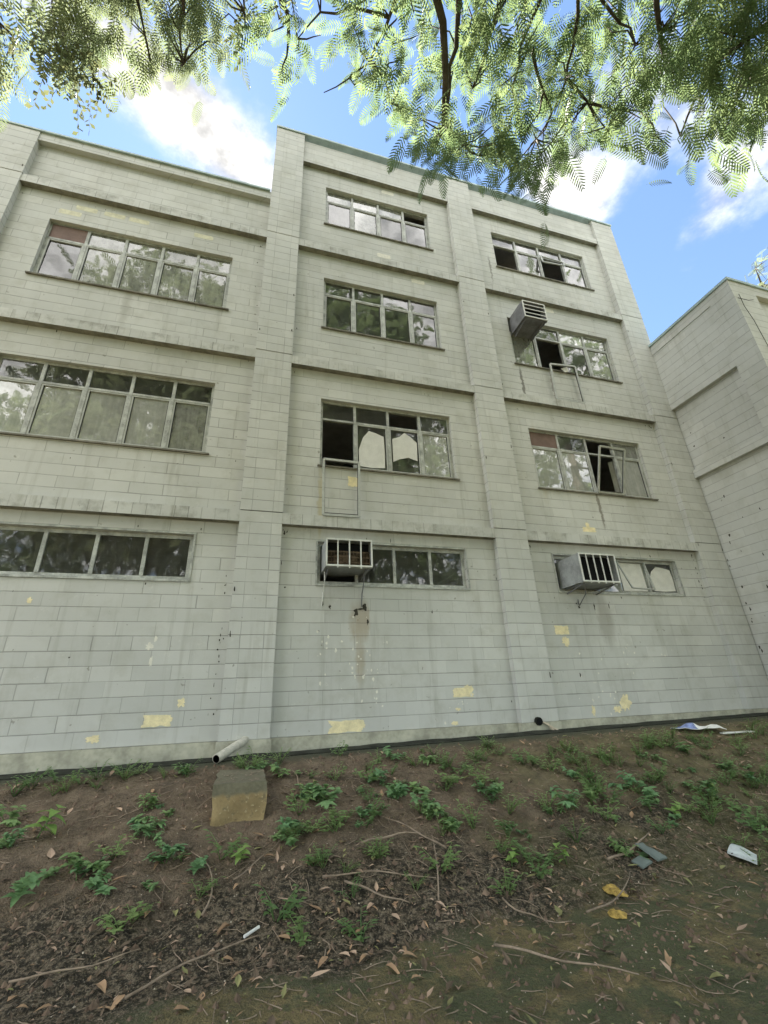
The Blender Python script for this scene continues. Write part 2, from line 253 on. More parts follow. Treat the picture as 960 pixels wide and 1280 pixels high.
def panel(mb, X, Z, holes, y, m=0, depth=.20):
    xs=sorted({X[0],X[1],*[a for h in holes for a in h[:2]]}); zs=sorted({Z[0],Z[1],*[a for h in holes for a in h[2:]]})
    for i in range(len(xs)-1):
        for j in range(len(zs)-1):
            cx=(xs[i]+xs[i+1])/2; cz=(zs[j]+zs[j+1])/2
            if any(h[0]<cx<h[1] and h[2]<cz<h[3] for h in holes): continue
            mb.face([(xs[i],y,zs[j]),(xs[i+1],y,zs[j]),(xs[i+1],y,zs[j+1]),(xs[i],y,zs[j+1])],m)
    for a,b,c,d in holes:
        y2=y+depth
        mb.face([(a,y,c),(a,y,d),(a,y2,d),(a,y2,c)],m); mb.face([(b,y,d),(b,y,c),(b,y2,c),(b,y2,d)],m)
        mb.face([(a,y,d),(b,y,d),(b,y2,d),(a,y2,d)],m); mb.face([(b,y,c),(a,y,c),(a,y2,c),(b,y2,c)],m)

def blob(mb, x, z, w, h, y, m, n=14, jit=.3, seed=0, square=False):
    rr=random.Random(seed*7919+int(x*100)); pts=[]
    for i in range(n):
        a=2*math.pi*i/n; cx,cz=math.cos(a),math.sin(a)
        if square:
            k=1/max(abs(cx),abs(cz)); cx*=k; cz*=k
        r=1-jit*(.9*abs(noise.noise((math.cos(a)*1.6+seed*3.1,math.sin(a)*1.6+x*7,z*3)))*1.5+.35*rr.random())
        pts.append((x+cx*w/2*r, y, z+cz*h/2*r))
    mb.face(pts,m)

S,T=(4.45,5.95),(7.79,9.28); U=(11.10,12.50); G=(2.235,2.965)
XM=(1.30,4.05); XR=(5.97,9.05); XL=(-4.04,-.665)
# state letters: c clear, d dusty, m milky, p papered, v glass missing, b brown board
WIN=[
 ('m4',XM,U,'dddv','cdcc',''),('m3',XM,T,'cccc','cccc',''),('m2',XM,S,'ccvc','vppm',''),('m1',XM,G,'','vccc',''),
 ('r4',XR,U,'cccc','vcvc',''),('r3',XR,T,'vcmd','dvcd',''),('r2',XR,S,'bcvd','mmvm',''),('r1',XR,G,'','cvmp',''),
 ('l3',XL,T,'bdddd','cdddd',''),('l2',XL,S,'ccccc','mmmmd',''),('l1',XL,G,'','ccccc',''),
]
holes={'m':[],'r':[],'l':[]}
for k,X,Z,*_ in WIN: holes[k[0]].append((X[0],X[1],Z[0],Z[1]))
# main wall sheets (middle, right) and left wall
mb=MB(); panel(mb,(.60,4.75),(0.,13.3),holes['m'],D); panel(mb,(5.30,9.78),(0.,13.3),holes['r'],D)
mb.box(.60,9.78,.06,.13,13.3,14.06,0,'kb')                                   # parapet panel, a little proud
mb.face([(.0,.0+D,10.3),(0.0,10,10.3),(0.0,10,14.1),(0.0,0.0+D,14.1)]); mb.face([(10.44,D,0),(10.44,10,0),(10.44,10,14.1),(10.44,D,14.1)])
mb.face([(0,10,0),(10.44,10,0),(10.44,10,14.1),(0,10,14.1)])
Y_=D-.002
def px(m,*a,**k): blob(mb,*a[:4],Y_-(.0006*len(mb.f)%0.0015),m,**k)
for (x,z,w,h,sq,s) in [(a_[0],a_[1],a_[2]*1.32,a_[3]*1.2,a_[4],a_[5]) for a_ in [(1.77,.095,.40,.15,1,1),(2.02,.10,.11,.15,0,2),(3.74,.50,.30,.13,1,3),(3.84,.56,.14,.10,0,33),(5.86,1.50,.25,.15,1,4),(5.90,1.29,.15,.18,0,5),
    (6.93,.22,.26,.30,0,6),(6.72,.12,.16,.14,0,7),(7.0,3.57,.28,.10,1,8),(6.98,3.67,.10,.12,0,9),(1.93,4.17,.17,.19,1,10),(3.55,.05,.12,.07,0,12),(3.62,.25,.1,.05,0,13),(6.2,.12,.08,.2,0,14)]]:
    px(1,x,z,w,h,n=(64 if sq else 34),jit=(.24 if sq else .55),seed=s,square=bool(sq))
rr=random.Random(3)
for i in range(80):
    x,z=rr.choice([(2.05,.95),(2.2,1.2),(1.9,1.5),(2.1,.5),(3.7,.2),(6.3,.5),(7.2,1.2),(8.0,1.2),(6.5,.4),(1.45,1.2)])
    x+=rr.gauss(0,.16); z=max(.05,z+rr.gauss(0,.25)); sc=rr.uniform(.015,.055)
    if not(.72<x<4.6 or 5.42<x<9.6): continue
    px(2,x,z,sc,sc*rr.uniform(.7,1.8),n=9,jit=.6,seed=i+50)
for (x,z) in [(2.75,10.5),(3.6,8.97+.9),(2.95,13.0),(7.3,9.9)]: px(2,x,z-.05,.36,.14,n=30,jit=.12,seed=int(x*9),square=True)
for i in range(60):
    x=rr.choice([.74,.76,4.60,4.58,5.45,5.48,9.58,9.62, rr.uniform(.8,4.5), rr.uniform(5.5,9.5)])+rr.uniform(-.03,.05); z=rr.choice([rr.uniform(.3,12.5), rr.uniform(2.0,3.1),rr.choice([3.12,6.5,9.9])+rr.uniform(-.08,.03)])
    if any(a-.05<x<b+.05 and c-.05<z<d+.05 for hh in holes.values() for a,b,c,d in hh): continue
    px(3,x,z,rr.uniform(.010,.040),rr.uniform(.02,.10),n=9,jit=.65,seed=i+200)
for (x,z,w,h) in [(1.95,1.78,.10,.20),(2.10,1.86,.12,.16),(2.03,1.83,.2,.05),(2.15,1.62,.05,.14),(1.40,1.90,.04,.12),(1.52,1.86,.05,.11),(6.35,1.93,.07,.07),(6.30,2.0,.05,.05),(6.7,1.95,.04,.2),(7.05,1.97,.03,.16),(3.3,1.8,.03,.1),(7.4,2.14,.03,.08)]:
    px(3,x,z,w,h,n=13,jit=.7,seed=int(x*77))
mb.build('wall',[M['wall'],M['yellow'],M['chalk'],M['grime']],bld)
mb=MB(); panel(mb,(-10.,.05),(0.,11.45),holes['l'],D)
for (x,z,w,h,sq,s) in [(-.80,.29,.40,.16,1,21),(-1.53,.11,.20,.13,0,22),(-.53,.50,.13,.17,0,23),(-2.64,1.88,.08,.11,0,24),(-1.05,1.26,.13,.12,0,25),(-1.0,1.05,.05,.2,0,26),(-.98,1.36,.05,.1,0,27)]:
    blob(mb,x,z,w,h,Y_-(.0005*len(mb.f)%.0012),(1 if s<25 else 2),n=(64 if sq else 34),jit=(.24 if sq else .55),seed=s,square=bool(sq))
for i,(x,z) in enumerate([(-3.5,9.75),(-3.0,9.75),(-2.55,9.75),(-3.75,9.55),(-1.3,9.72)]): blob(mb,x,z,.40,.13,Y_-.0003*i,4,n=30,jit=.1,seed=i,square=True)
for i in range(40):
    x=rr.choice([-.07,-.10,-.06,-4.55, rr.uniform(-4.4,-.2)])+rr.uniform(-.08,.0); z=rr.choice([rr.uniform(.2,9.6),rr.uniform(.3,2.2),rr.choice([3.1,6.6,9.85])+rr.uniform(-.08,.02)])
    if any(a-.05<x<b+.05 and c-.05<z<d+.05 for a,b,c,d in holes['l']): continue
    blob(mb,x,z,rr.uniform(.010,.035),rr.uniform(.02,.08),Y_-.0002*(i%6)-.0004,3,n=9,jit=.65,seed=i+400)
mb.face([(-10,D,0),(-10,10,0),(-10,10,11.4),(-10,D,11.4)]); mb.face([(-10,10,0),(0,10,0),(0,10,11.4),(-10,10,11.4)])
M['bare']=plain('unpainted_pale_block',(.62,.60,.46),.85,.2,.15,14.)
mb.build('wall',[M['wall_left'],M['yellow'],M['chalk'],M['grime'],M['bare']],bld)
# pilasters: one segment per storey, each a touch proud of the one below
def pilaster(x0,x1,top,mat,depth=.35):
    mb=MB(); zs=[0.0]+[z for z in ZL if z<top-1]+[top]
    for i in range(len(zs)-1):
        e=.006*i
        mb.box(x0-e*.5,x1+e*.5,-e,depth,zs[i]+(.010 if i else 0),zs[i+1]-.001,0,'k')
        if i: mb.box(x0+.012,x1-.012,.012,depth-.01,zs[i]-.003,zs[i]+.012,1,'k')
    mb.box(x0-.02,x1+.02,-.022,depth,-.45,-.002,2)
    for i in range(5):
        z=rr.uniform(.3,top-1.); x=rr.choice([x0+.03,x1-.03])
        blob(mb,x,z,.03,rr.uniform(.06,.14),-.021,3,n=9,jit=.6,seed=i+int(x0*10))
    return mb.build('pilaster',[mat,M['seal'],M['render'],M['grime']],bld)
pilaster(0.,.682,14.17,M['p1']); pilaster(4.675,5.376,14.17,M['p2']); pilaster(9.70,10.43,14.17,M['p3'],.6)
pilaster(-5.36,-4.675,11.55,M['p0']); pilaster(-10.0,-9.35,11.55,M['p0'])
# ledges
def ledge(x0,x1,z0,z1,y=.004,mat=None):
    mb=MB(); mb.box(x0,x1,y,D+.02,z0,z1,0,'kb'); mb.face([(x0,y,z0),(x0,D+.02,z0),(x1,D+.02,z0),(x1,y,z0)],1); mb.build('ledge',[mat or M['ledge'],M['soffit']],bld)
for (a,b) in ((.682,4.675),(5.376,9.70)):
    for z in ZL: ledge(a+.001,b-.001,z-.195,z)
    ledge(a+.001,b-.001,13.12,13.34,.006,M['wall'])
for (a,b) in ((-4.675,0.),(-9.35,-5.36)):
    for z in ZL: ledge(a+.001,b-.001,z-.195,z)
    mb=MB(); mb.box(a+.001,b-.001,.004,.2,11.33,11.56,0,'k'); mb.build('parapet_beam',M['wall_left'],bld)
# plinth, roof, cap flashing
mb=MB(); mb.box(.704,4.653,D-.025,.4,-.45,-.003); mb.box(5.40,9.678,D-.025,.4,-.45,-.003); mb.box(-4.653,-.022,D-.025,.4,-.45,-.003); mb.box(-9.33,-5.382,D-.025,.4,-.45,-.003)
mb.build('plinth',M['render'],bld)
mb=MB(); mb.box(.01,10.43,.14,10,13.9,14.05); mb.box(-9.99,-.01,.16,10,11.2,11.32); mb.build('roof',M['roof'],bld)
mb=MB(); mb.box(-.03,10.47,-.045,.30,14.172,14.235); mb.box(10.44,10.47,.3,10,14.172,14.235); mb.box(-.03,0.0,.3,10,14.172,14.235)
mb.box(-10.02,-.031,-.04,.28,11.562,11.612); mb.build('cap_flashing',M['cap'],bld)
# rooms behind the windows
mb=MB()
for (x0,x1,zt) in ((.05,5.02,13.2),(5.03,10.4,13.2),(-9.9,-.02,10.4)):
    mb.face([(x0,4.2,0),(x1,4.2,0),(x1,4.2,zt),(x0,4.2,zt)])
    for z in (0.02,3.3,6.7,10.1,13.19):
        if z<=zt: mb.box(x0,x1,D+.21,4.2,z-.08,z)
    for x in (x0,x1): mb.face([(x,D+.2,0),(x,4.2,0),(x,4.2,zt),(x,D+.2,zt)])
mb.build('room_interior',M['room'],bld)

# windows
def sash_frame(mb, P, w=.035, t=.03, m=0):
    """P: four corners bl, br, tr, tl"""
    P=[Vector(p) for p in P]; nrm=(P[1]-P[0]).cross(P[3]-P[0]).normalized()
    for i in range(4): mb.bar(P[i],P[(i+1)%4],t,w,m,up=nrm.cross(P[(i+1)%4]-P[i]))
def window(code,X,Z,top,low,_):
    x0,x1=X; z0,z1=Z; yf=D+.075
    n=len(low); cw=(x1-x0)/n; zt=z1-(.43 if top else 0.)
    wr=random.Random(hash(code)%1000 if False else sum(map(ord,code))*13)
    fr=MB(); e=.002
    fw=.05 if top else .06
    for (a,b,c,d) in ((x0+e,x1-e,z0+e,z0+fw),(x0+e,x1-e,z1-fw,z1-e),(x0+e,x0+fw,z0+fw,z1-fw),(x1-fw,x1-e,z0+fw,z1-fw)):
        fr.box(a,b,yf,yf+.06,c,d)
    if not top:
        for (a,b,c,d) in ((x0-.03,x1+.03,z0-.035,z0-.001),(x0-.03,x1+.03,z1+.001,z1+.03),(x0-.03,x0-.001,z0,z1),(x1+.001,x1+.03,z0,z1)): fr.box(a,b,D-.018,D+.03,c,d)
    for i in range(1,n):
        x=x0+cw*i; fr.box(x-.026,x+.026,yf-.012,yf+.055,z0+fw,z1-fw)
    if top:
        for i in range(n):
            a=x0+cw*i+(.026 if i else fw); b=x0+cw*(i+1)-(.026 if i<n-1 else fw)
            fr.box(a,b,yf-.01,yf+.05,zt-.02,zt+.02)
    gl=MB(); sal=[]; bd=MB(); pp=MB()
    MI={'c':0,'d':1,'m':2,'p':0}
    def pane(i,a,b,c,d,st,opening):
        sw=.027
        if st=='v':
            return
        if opening:
            sa=MB(); sal.append(sa)
            for q in ((a,b,c,c+sw),(a,b,d-sw,d),(a,a+sw,c+sw,d-sw),(b-sw,b,c+sw,d-sw)): sa.box(q[0],q[1],yf-.004,yf+.032,q[2],q[3])
            for q in ((a+sw,a+sw+.012,c+sw,d-sw),(b-sw-.012,b-sw,c+sw,d-sw)): sa.box(q[0],q[1],yf+.012,yf+.026,q[2],q[3],1)
            a+=sw;b-=sw;c+=sw;d-=sw
        if st=='b': bd.box(a-.01,b+.01,yf+.0,yf+.03,c-.01,d+.01); return
        j=[wr.uniform(-.005,.005) for _ in range(4)]; y=yf+.018
        gl.face([(a,y+j[0],c),(b,y+j[1],c),(b,y+j[1]+j[2]-j[0],d),(a,y+j[2],d)],MI[st])
        if st=='p':
            w,h=b-a,d-c
            sh=[(.06,.04),(.5,.02),(.95,.05),(.96,.5),(.93,.80),(.66,.87),(.42,.9),(.18,.72),(.05,.42)] if i%2 else [(.05,.22),(.3,.3),(.6,.36),(.95,.30),(.95,.75),(.72,.88),(.5,.97),(.3,.85),(.06,.78)]
            pp.face([(a+w*(u+wr.uniform(-.02,.02)),y-.012-.004*wr.random(),c+h*v) for u,v in sh])
    for i in range(n):
        a=x0+cw*i+(.028 if i else fw); b=x0+cw*(i+1)-(.028 if i<n-1 else fw)
        pane(i,a,b,z0+fw,(zt-.02 if top else z1-fw),low[i],bool(top))
        if top: pane(i,a,b,zt+.02,z1-fw,top[i],False)
    w=fr.build('window',M['frame'],bld)
    gl.build('pane',[M['clear'],M['dusty'],M['milky']],w)
    for sa in sal: sa.build('sash',[M['sash'],M['seal']],w)
    if bd.v: bd.build('board',M['board'],w)
    if pp.v: pp.build('paper_scrap',M['paper'],w)
    sl=MB(); sl.box(x0-.05,x1+.05,D-.045,D+.08,z0-.028,z0-.0) if top else None
    if top:
        sl=MB(); sl.box(x0-.04,x1+.06,D-.04,D-.001,z0-.03,z0-.002); sl.box(x0+.001,x1-.001,D-.001,yf,z0+.001,z0+.008); sl.build('sill',M['grime2'],w)
    return w
M['curtain']=plain('faded_curtain',(.42,.42,.36),.9,.1,.2,3.)
M['grime2']=plain('dirty_concrete_sill',(.19,.18,.15),.9,.15,.35,8.)
WO={}
for a in WIN: WO[a[0]]=window(*a)
def extra_sash(win,P,w=.035,label=None,glassmat=None,seal=True):
    mb=MB(); sash_frame(mb,P,w); P=[Vector(p) for p in P]
    c=sum(P,Vector())/4
    if seal: sash_frame(mb,[p+(c-p)*.07+Vector((0,.012,0)) for p in P],.012,.012,1)
    o=mb.build('sash',[M['sash'],M['seal']],WO[win])
    if label: o['label']=label
# sash dropped out of the first opening, hanging flat on the wall
extra_sash('m2',[(1.365,-.0,3.425),(2.005,-.0,3.43),(2.02,.02,4.53),(1.36,.02,4.533)],.042,'fallen window sash hanging outside below its opening')
extra_sash('r3',[(6.86,.03,6.83),(7.64,.03,6.845),(7.575,-.02,7.90),(6.845,-.02,7.83)],.04,'fallen window sash hanging askew outside below its opening')
extra_sash('r2',[(7.445,.075,4.47),(8.125,.075,4.47),(8.10,-.28,5.42),(7.43,-.28,5.43)],.04,'window sash tipped outwards at the top')
extra_sash('r4',[(7.48,.05,11.68),(8.20,.05,11.75),(8.28,.14,12.02),(7.52,.14,12.05)],.035,'window sash hanging crooked in its opening')
extra_sash('r1',[(7.62,.0,2.32),(8.25,.06,2.31),(8.25,.17,2.92),(7.55,.17,2.92)],.02,'window sash ajar',seal=False)
# loose paper and sheet pieces in the broken openings
mb=MB(); mb.face([(7.60,.20,2.30),(8.20,.19,2.30),(8.19,.205,2.89),(7.60,.205,2.90)]); mb.build('paper_scrap',M['paper'],WO['r1'])
mb=MB(); mb.face([(7.18,.03,7.80),(7.34,-.02,7.84),(7.36,.0,7.72),(7.27,.02,7.69)]); mb.build('paper_scrap',M['paper'],WO['r3']); mb=MB(); mb.face([(6.84,-.03,7.80),(6.9,-.02,7.5),(6.92,0,7.55),(6.88,.02,7.83)]); mb.build('paper_scrap',M['paper'],WO['r3'])
mb=MB(); mb.face([(6.75,.16,2.27),(7.40,.13,2.26),(7.42,.15,2.50),(7.22,.17,2.55),(7.0,.16,2.45)]); mb.face([(7.41,.14,2.26),(7.52,.15,2.27),(7.50,.16,2.6),(7.43,.15,2.55)]); mb.build('pane',M['dusty'],WO['r1'])
# curtain remains behind some milky panes
for k,(x0,x1,z0,z1) in {'l2':(-3.9,-.75,4.5,5.4),'r2':(6.0,7.4,4.5,5.45),'r2 ':(8.3,9.0,4.5,5.5),'l3':(-3.2,-.75,7.85,8.8)}.items():
    n=60; cu=MB()
    for i in range(n):
        a=x0+(x1-x0)*i/n; b=x0+(x1-x0)*(i+1)/n; f=lambda q: .40+.04*math.sin(q*23)+.02*math.sin(q*51)
        cu.face([(a,f(a),z0),(b,f(b),z0),(b,f(b),z1),(a,f(a),z1)])
    cu.build('curtain',M['curtain'],WO[k.strip()])

# right wing, at a right angle, coming forward
WX=10.335; WY=-2.23; WT=9.2
mb=MB()
mb.box(WX+D,14.0,WY+D,9.9,0,8.95,0,'')
for zz_ in range(26):
    y=rr.uniform(-1.6,-.05); z=rr.uniform(.4,8.)
    if rr.random()<.5: y=rr.uniform(-.2,-.02)
    w,h=rr.uniform(.01,.028),rr.uniform(.02,.06)
    mb.face([(WX+D-.003,y+w*math.cos(t)*rr.uniform(.4,1),z+h*math.sin(t)*rr.uniform(.4,1)) for t in [i*.7 for i in range(9)]],1)
mb.build('wing_wall',[M['wing'],M['grime']],bld)
mb=MB()
mb.box(WX,WX+.78,WY,WY+.51,.0,9.13,0); mb.box(13.4,14.02,WY,WY+.4,0,9.13,0)
mb.build('wing_pilaster',M['wing'],bld)
for z0,z1 in ((7.045,7.24),(5.07,5.27),(8.86,9.13)):
    mb=MB(); mb.box(WX+.004,WX+D+.02,WY+.511,-.012,z0,z1); mb.box(WX+.781,13.399,WY+.004,WY+D+.02,z0,z1); mb.build('wing_ledge',M['wing'],bld)
mb=MB(); mb.box(WX+.02,WX+D,WY+.511,-.012,7.241,8.859); mb.build('wing_parapet',M['wing'],bld)
mb=MB(); mb.box(WX-.03,14.05,WY-.03,9.9,9.132,9.2); mb.build('wing_cap',M['cap'],bld)
mb=MB(); mb.box(WX+.09,WX+.2,WY+.512,-.012,-.45,.05); mb.box(WX-.015,WX+.8,WY-.015,WY+.52,-.45,-.003); mb.build('wing_plinth',M['render'],bld)

# air conditioners
M['steel']=plain('weathered_grey_steel',(.30,.31,.31),.55,.35,.25,5.)
M['steel_dark']=plain('dark_galvanised_steel',(.17,.17,.18),.5,.4,.3,6.)
M['bars']=plain('pale_painted_bars',(.62,.62,.58),.5,.4,.15,9.)
M['rust']=plain('rusty_condenser_fins',(.15,.11,.075),.8,.2,.5,14.)
M['void']=plain('black_interior',(.012,.012,.013),.9,.1,.2)
def aircon(name,label,x0,x1,z0,z1,yf,vertical,mat,nb,fins=False,drains=(),drop=0.):
    root=empty(name,((x0+x1)/2,yf,z0)); tag(root,label,'air conditioner','air conditioners poking out of the broken windows')
    L=lambda p: p
    def part(m,nm,mats,par=root):
        o=m.build(nm,mats,par); o.matrix_parent_inverse=Matrix.Translation(root.location).inverted() if par is root else Matrix(); return o
    yb=D+.18; t=.015
    c=MB()
    for (a,b,c0,d) in ((x0,x0+t,z0,z1),(x1-t,x1,z0,z1),(x0+t,x1-t,z0,z0+t),(x0+t,x1-t,z1-t,z1)):
        c.box(a,b,yf,yb,c0,d)
    c.box(x0+t,x1-t,yf+.16,yb-.01,z0+t,z1-t,1)
    # slight rolled edge and seam on the sides
    for x in (x0-.004,x1-.004): c.box(x,x+.008,yf+.03,yf+.045,z0+.01,z1-.01)
    c.box(x0-.006,x1+.006,yf+.02,yf+.06,z0-.012,z0-.001)
    part(c,'casing',[mat,M['void']])
    if fins:
        f=MB(); n=30
        for i in range(n):
            x=x0+.03+(x1-x0-.06)*i/(n-1); f.box(x-.003,x+.003,yf+.07,yf+.09,z0+.02,z0+(z1-z0)*.62)
        for k in range(3): f.box(x0+.02,x1-.02,yf+.065,yf+.10,z0+.08+k*.09,z0+.09+k*.09)
        f.box(x0+.15,x1-.25,yf+.11,yf+.15,z0+.06,z0+.22)
        part(f,'condenser',M['rust'])
    g=MB(); w=.022
    for q in ((x0,x1,z0-.005,z0+w),(x0,x1,z1-w,z1+.005),(x0-.003,x0+w,z0+w,z1-w),(x1-w,x1+.003,z0+w,z1-w)): g.box(q[0],q[1],yf-.02,yf-.001,q[2],q[3])
    for i in range(1,nb):
        if vertical:
            x=x0+(x1-x0)*i/nb; g.box(x-.009,x+.009,yf-.018,yf-.002,z0-.03,z1-w)
        else:
            z=z0+(z1-z0)*i/nb; g.box(x0+w,x1-w,yf-.018,yf-.002,z-.009,z+.009)
    part(g,'grille',M['bars'])
    for x in (x0+.06,x1-.08):
        b=MB(); b.bar((x,yf+.08,z0-.02),(x,D+.02,z0-.11),.02,.02); b.box(x-.012,x+.012,yf+.05,D+.03,z0-.03,z0-.013)
        part(b,'bracket',M['steel_dark'])
    for (a,bz,mt) in drains:
        d=MB(); pts=[(a,yf+.30,z0-.02),(a+.01,yf+.33,z0-.15),(a+.0,D-.02,z0-.33),(a-.01,D-.02,bz+.1),(a-.015,D-.014,bz)]
        d.tube(pts,.009,6); part(d,'drain_hose',mt)
aircon('air_conditioner','window air conditioner with rusty fins behind white bars, in the middle ground floor window',1.375,2.135,2.42,2.875,-.33,True,M['steel'],4,True,[(1.40,1.86,M['bars']),(2.06,1.86,M['steel_dark'])])
aircon('air_conditioner','smooth grey window air conditioner with vertical bars, in the right ground floor window',6.08,6.90,2.29,2.83,-.45,True,M['steel'],5,False,[(6.35,1.98,M['steel_dark'])])
aircon('air_conditioner','grey window air conditioner with horizontal white bars sticking out high on the third floor',6.06,6.69,8.78,9.29,-.42,False,M['steel_dark'],4,False)
# ------------------------------------------------------------------ ground sheet
def axis(lo,hi,step,far):
    a=list(np.arange(lo,hi+1e-6,step)); s=step; x=hi
    while x<far: s*=1.5; x+=s; a.append(x)
    s=step; x=lo
    while x>-far: s*=1.5; x-=s; a.insert(0,x)
    return a
gx=axis(-4.5,9.5,.05,400); gy=axis(-5.6,.3,.05,400)
V=np.array([(x,y,tz(x,y)) for y in gy for x in gx]); nx=len(gx)
ii,jj=np.meshgrid(np.arange(nx-1),np.arange(len(gy)-1)); k=(jj*nx+ii).ravel()
F=np.stack([k,k+1,k+nx+1,k+nx],1)
t=NT('bank_earth'); o=t.obj(); x,y,z=t.sep(o)
n1=t.noise(o,1.1,5,.6); n2=t.noise(o,5.,5,.65); n3=t.noise(o,22.,4,.7); n4=t.noise(o,70.,2,.6); n5=t.noise(o,2.3,4,.6)
soil=t.mix(t.ramp(n2,.3,.7), (.125,.095,.064),(.225,.170,.115))
soil=t.mix(t.ramp(n3,.45,.75,0,.6), soil,(.085,.060,.042))
soil=t.mix(t.ramp(n4,.45,.34,0,.55),soil,(.07,.048,.034)); soil=t.mix(t.ramp(n4,.60,.72,0,.5), soil,(.34,.27,.20))
humus=t.mix(t.ramp(n3,.42,.62), (.033,.028,.019),(.185,.145,.098)); humus=t.mix(t.ramp(n4,.47,.36,0,.7),humus,(.025,.022,.016)); humus=t.mix(t.ramp(n4,.58,.68,0,.6),humus,(.32,.27,.20))
mossy=t.mix(t.ramp(n2,.3,.7), (.090,.092,.040),(.175,.155,.068)); mossy=t.mix(t.ramp(n3,.48,.7,0,.55), mossy,(.070,.062,.038))
path=t.mix(t.ramp(n2,.35,.72), (.145,.122,.062),(.285,.22,.105)); path=t.mix(t.ramp(n5,.46,.56,0,.85), path,(.095,.108,.055)); path=t.mix(t.ramp(n4,.50,.68,0,.5),path,(.055,.055,.03)); path=t.mix(t.ramp(n3,.50,.66,0,.75),path,(.10,.09,.055))
yn=t.m('ADD', y, t.m('MULTIPLY', t.m('SUBTRACT',n1,.5), 1.7)); yn=t.m('ADD', yn, t.m('MULTIPLY', t.m('SUBTRACT',n2,.5), .5))
soil=t.mix(t.ramp(n5,.50,.66,0,.65), soil, t.mix(n3,(.045,.036,.025),(.15,.115,.08)))
c=t.mix(t.ramp(yn,-2.0,-2.6), soil, humus)
c=t.mix(t.ramp(t.m('ADD', t.m('MULTIPLY',x,.22), t.m('MULTIPLY',t.m('SUBTRACT',n1,.5),2.6)),.55,1.25,0,.55), c, mossy)
yp=t.m('ADD', y, t.m('MULTIPLY', t.m('SUBTRACT',n1,.5), .9)); yp=t.m('ADD',yp,t.m('MULTIPLY',t.m('SUBTRACT',n3,.5),.35)); yp=t.m('SUBTRACT',yp,t.m('MULTIPLY',x,.06))
c=t.mix(t.ramp(yp,-3.30,-3.55,0,.92), c, path)
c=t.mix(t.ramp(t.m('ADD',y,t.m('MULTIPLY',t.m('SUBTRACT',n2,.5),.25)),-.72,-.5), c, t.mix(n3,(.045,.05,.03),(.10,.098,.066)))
hb=t.m('ADD', t.m('MULTIPLY',n3,.7), t.m('MULTIPLY',n4,.35))
t.bsdf(c,.92,.2,hb,1.,.05); M['earth']=t.mat
gr=np_mesh('ground',V,F,M['earth']); gr['kind']='structure'
gr.data.polygons.foreach_set('use_smooth',[True]*len(F))
# dark mossy concrete gutter along the foot of the wall, contact shade painted in
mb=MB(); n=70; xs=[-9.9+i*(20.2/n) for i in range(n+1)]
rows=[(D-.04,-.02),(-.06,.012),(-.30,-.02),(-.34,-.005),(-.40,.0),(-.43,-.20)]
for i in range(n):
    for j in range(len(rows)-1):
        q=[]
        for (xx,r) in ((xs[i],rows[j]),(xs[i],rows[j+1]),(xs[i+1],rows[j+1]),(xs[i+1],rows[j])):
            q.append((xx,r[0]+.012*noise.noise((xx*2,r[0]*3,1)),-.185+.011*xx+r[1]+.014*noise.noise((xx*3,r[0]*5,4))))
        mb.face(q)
g=mb.build('gutter',M['blackened']); tag(g,kind='structure')

# ------------------------------------------------------------------ leaves
def leaf_mat(name, ca, cb, tra, trb, ts=.5, scale=2.5):
    t=NT(name); o=t.obj(); n=t.noise(o,scale,3); n2=t.noise(o,scale*7,2); oi=t.n('ShaderNodeObjectInfo').outputs['Random']; VARY=(name.endswith('weed_leaf'))
    if VARY:
        ca=t.mix(t.m('MULTIPLY',oi,.75),ca,(.22,.30,.10)); cb=t.mix(t.m('MULTIPLY',oi,.75),cb,(.32,.42,.15))
    f=t.ramp(t.m('ADD',t.m('MULTIPLY',n,.55),t.m('MULTIPLY',n2,.45)),.35,.65)
    d=t.n('ShaderNodeBsdfPrincipled'); t.set(d.inputs['Base Color'], t.mix(f,ca,cb)); d.inputs['Roughness'].default_value=.5; d.inputs['Specular IOR Level'].default_value=.3
    tr=t.n('ShaderNodeBsdfTranslucent'); t.set(tr.inputs[0], t.mix(f,tra,trb))
    m=t.n('ShaderNodeMixShader'); m.inputs[0].default_value=ts; t.set(m.inputs[1],d.outputs[0]); t.set(m.inputs[2],tr.outputs[0])
    t.t.links.new(m.outputs[0],t.out.inputs[0]); return t.mat
M['canopy']=leaf_mat('feathery_canopy_leaf',(.085,.13,.062),(.135,.175,.085),(.15,.23,.10),(.32,.40,.17),.52)
M['canopy_left']=leaf_mat('yellowish_canopy_leaf',(.11,.14,.06),(.16,.18,.08),(.20,.26,.13),(.34,.38,.20),.50)
M['twigleaf']=leaf_mat('dark_round_leaf',(.07,.085,.055),(.12,.125,.08),(.15,.18,.08),(.25,.26,.12),.4)
M['bark']=plain('grey_brown_bark',(.11,.09,.075),.9,.2,.35,8.,bstr=.5)
M['weed']=leaf_mat('dark_weed_leaf',(.13,.25,.12),(.21,.37,.17),(.15,.33,.11),(.22,.42,.14),.25,9.)
M['weed_light']=leaf_mat('light_weed_leaf',(.19,.34,.08),(.28,.42,.11),(.28,.48,.09),(.34,.52,.11),.3,9.)
M['weed_small']=leaf_mat('small_weed_leaf',(.11,.20,.075),(.18,.29,.10),(.15,.28,.06),(.24,.36,.09),.3,9.)

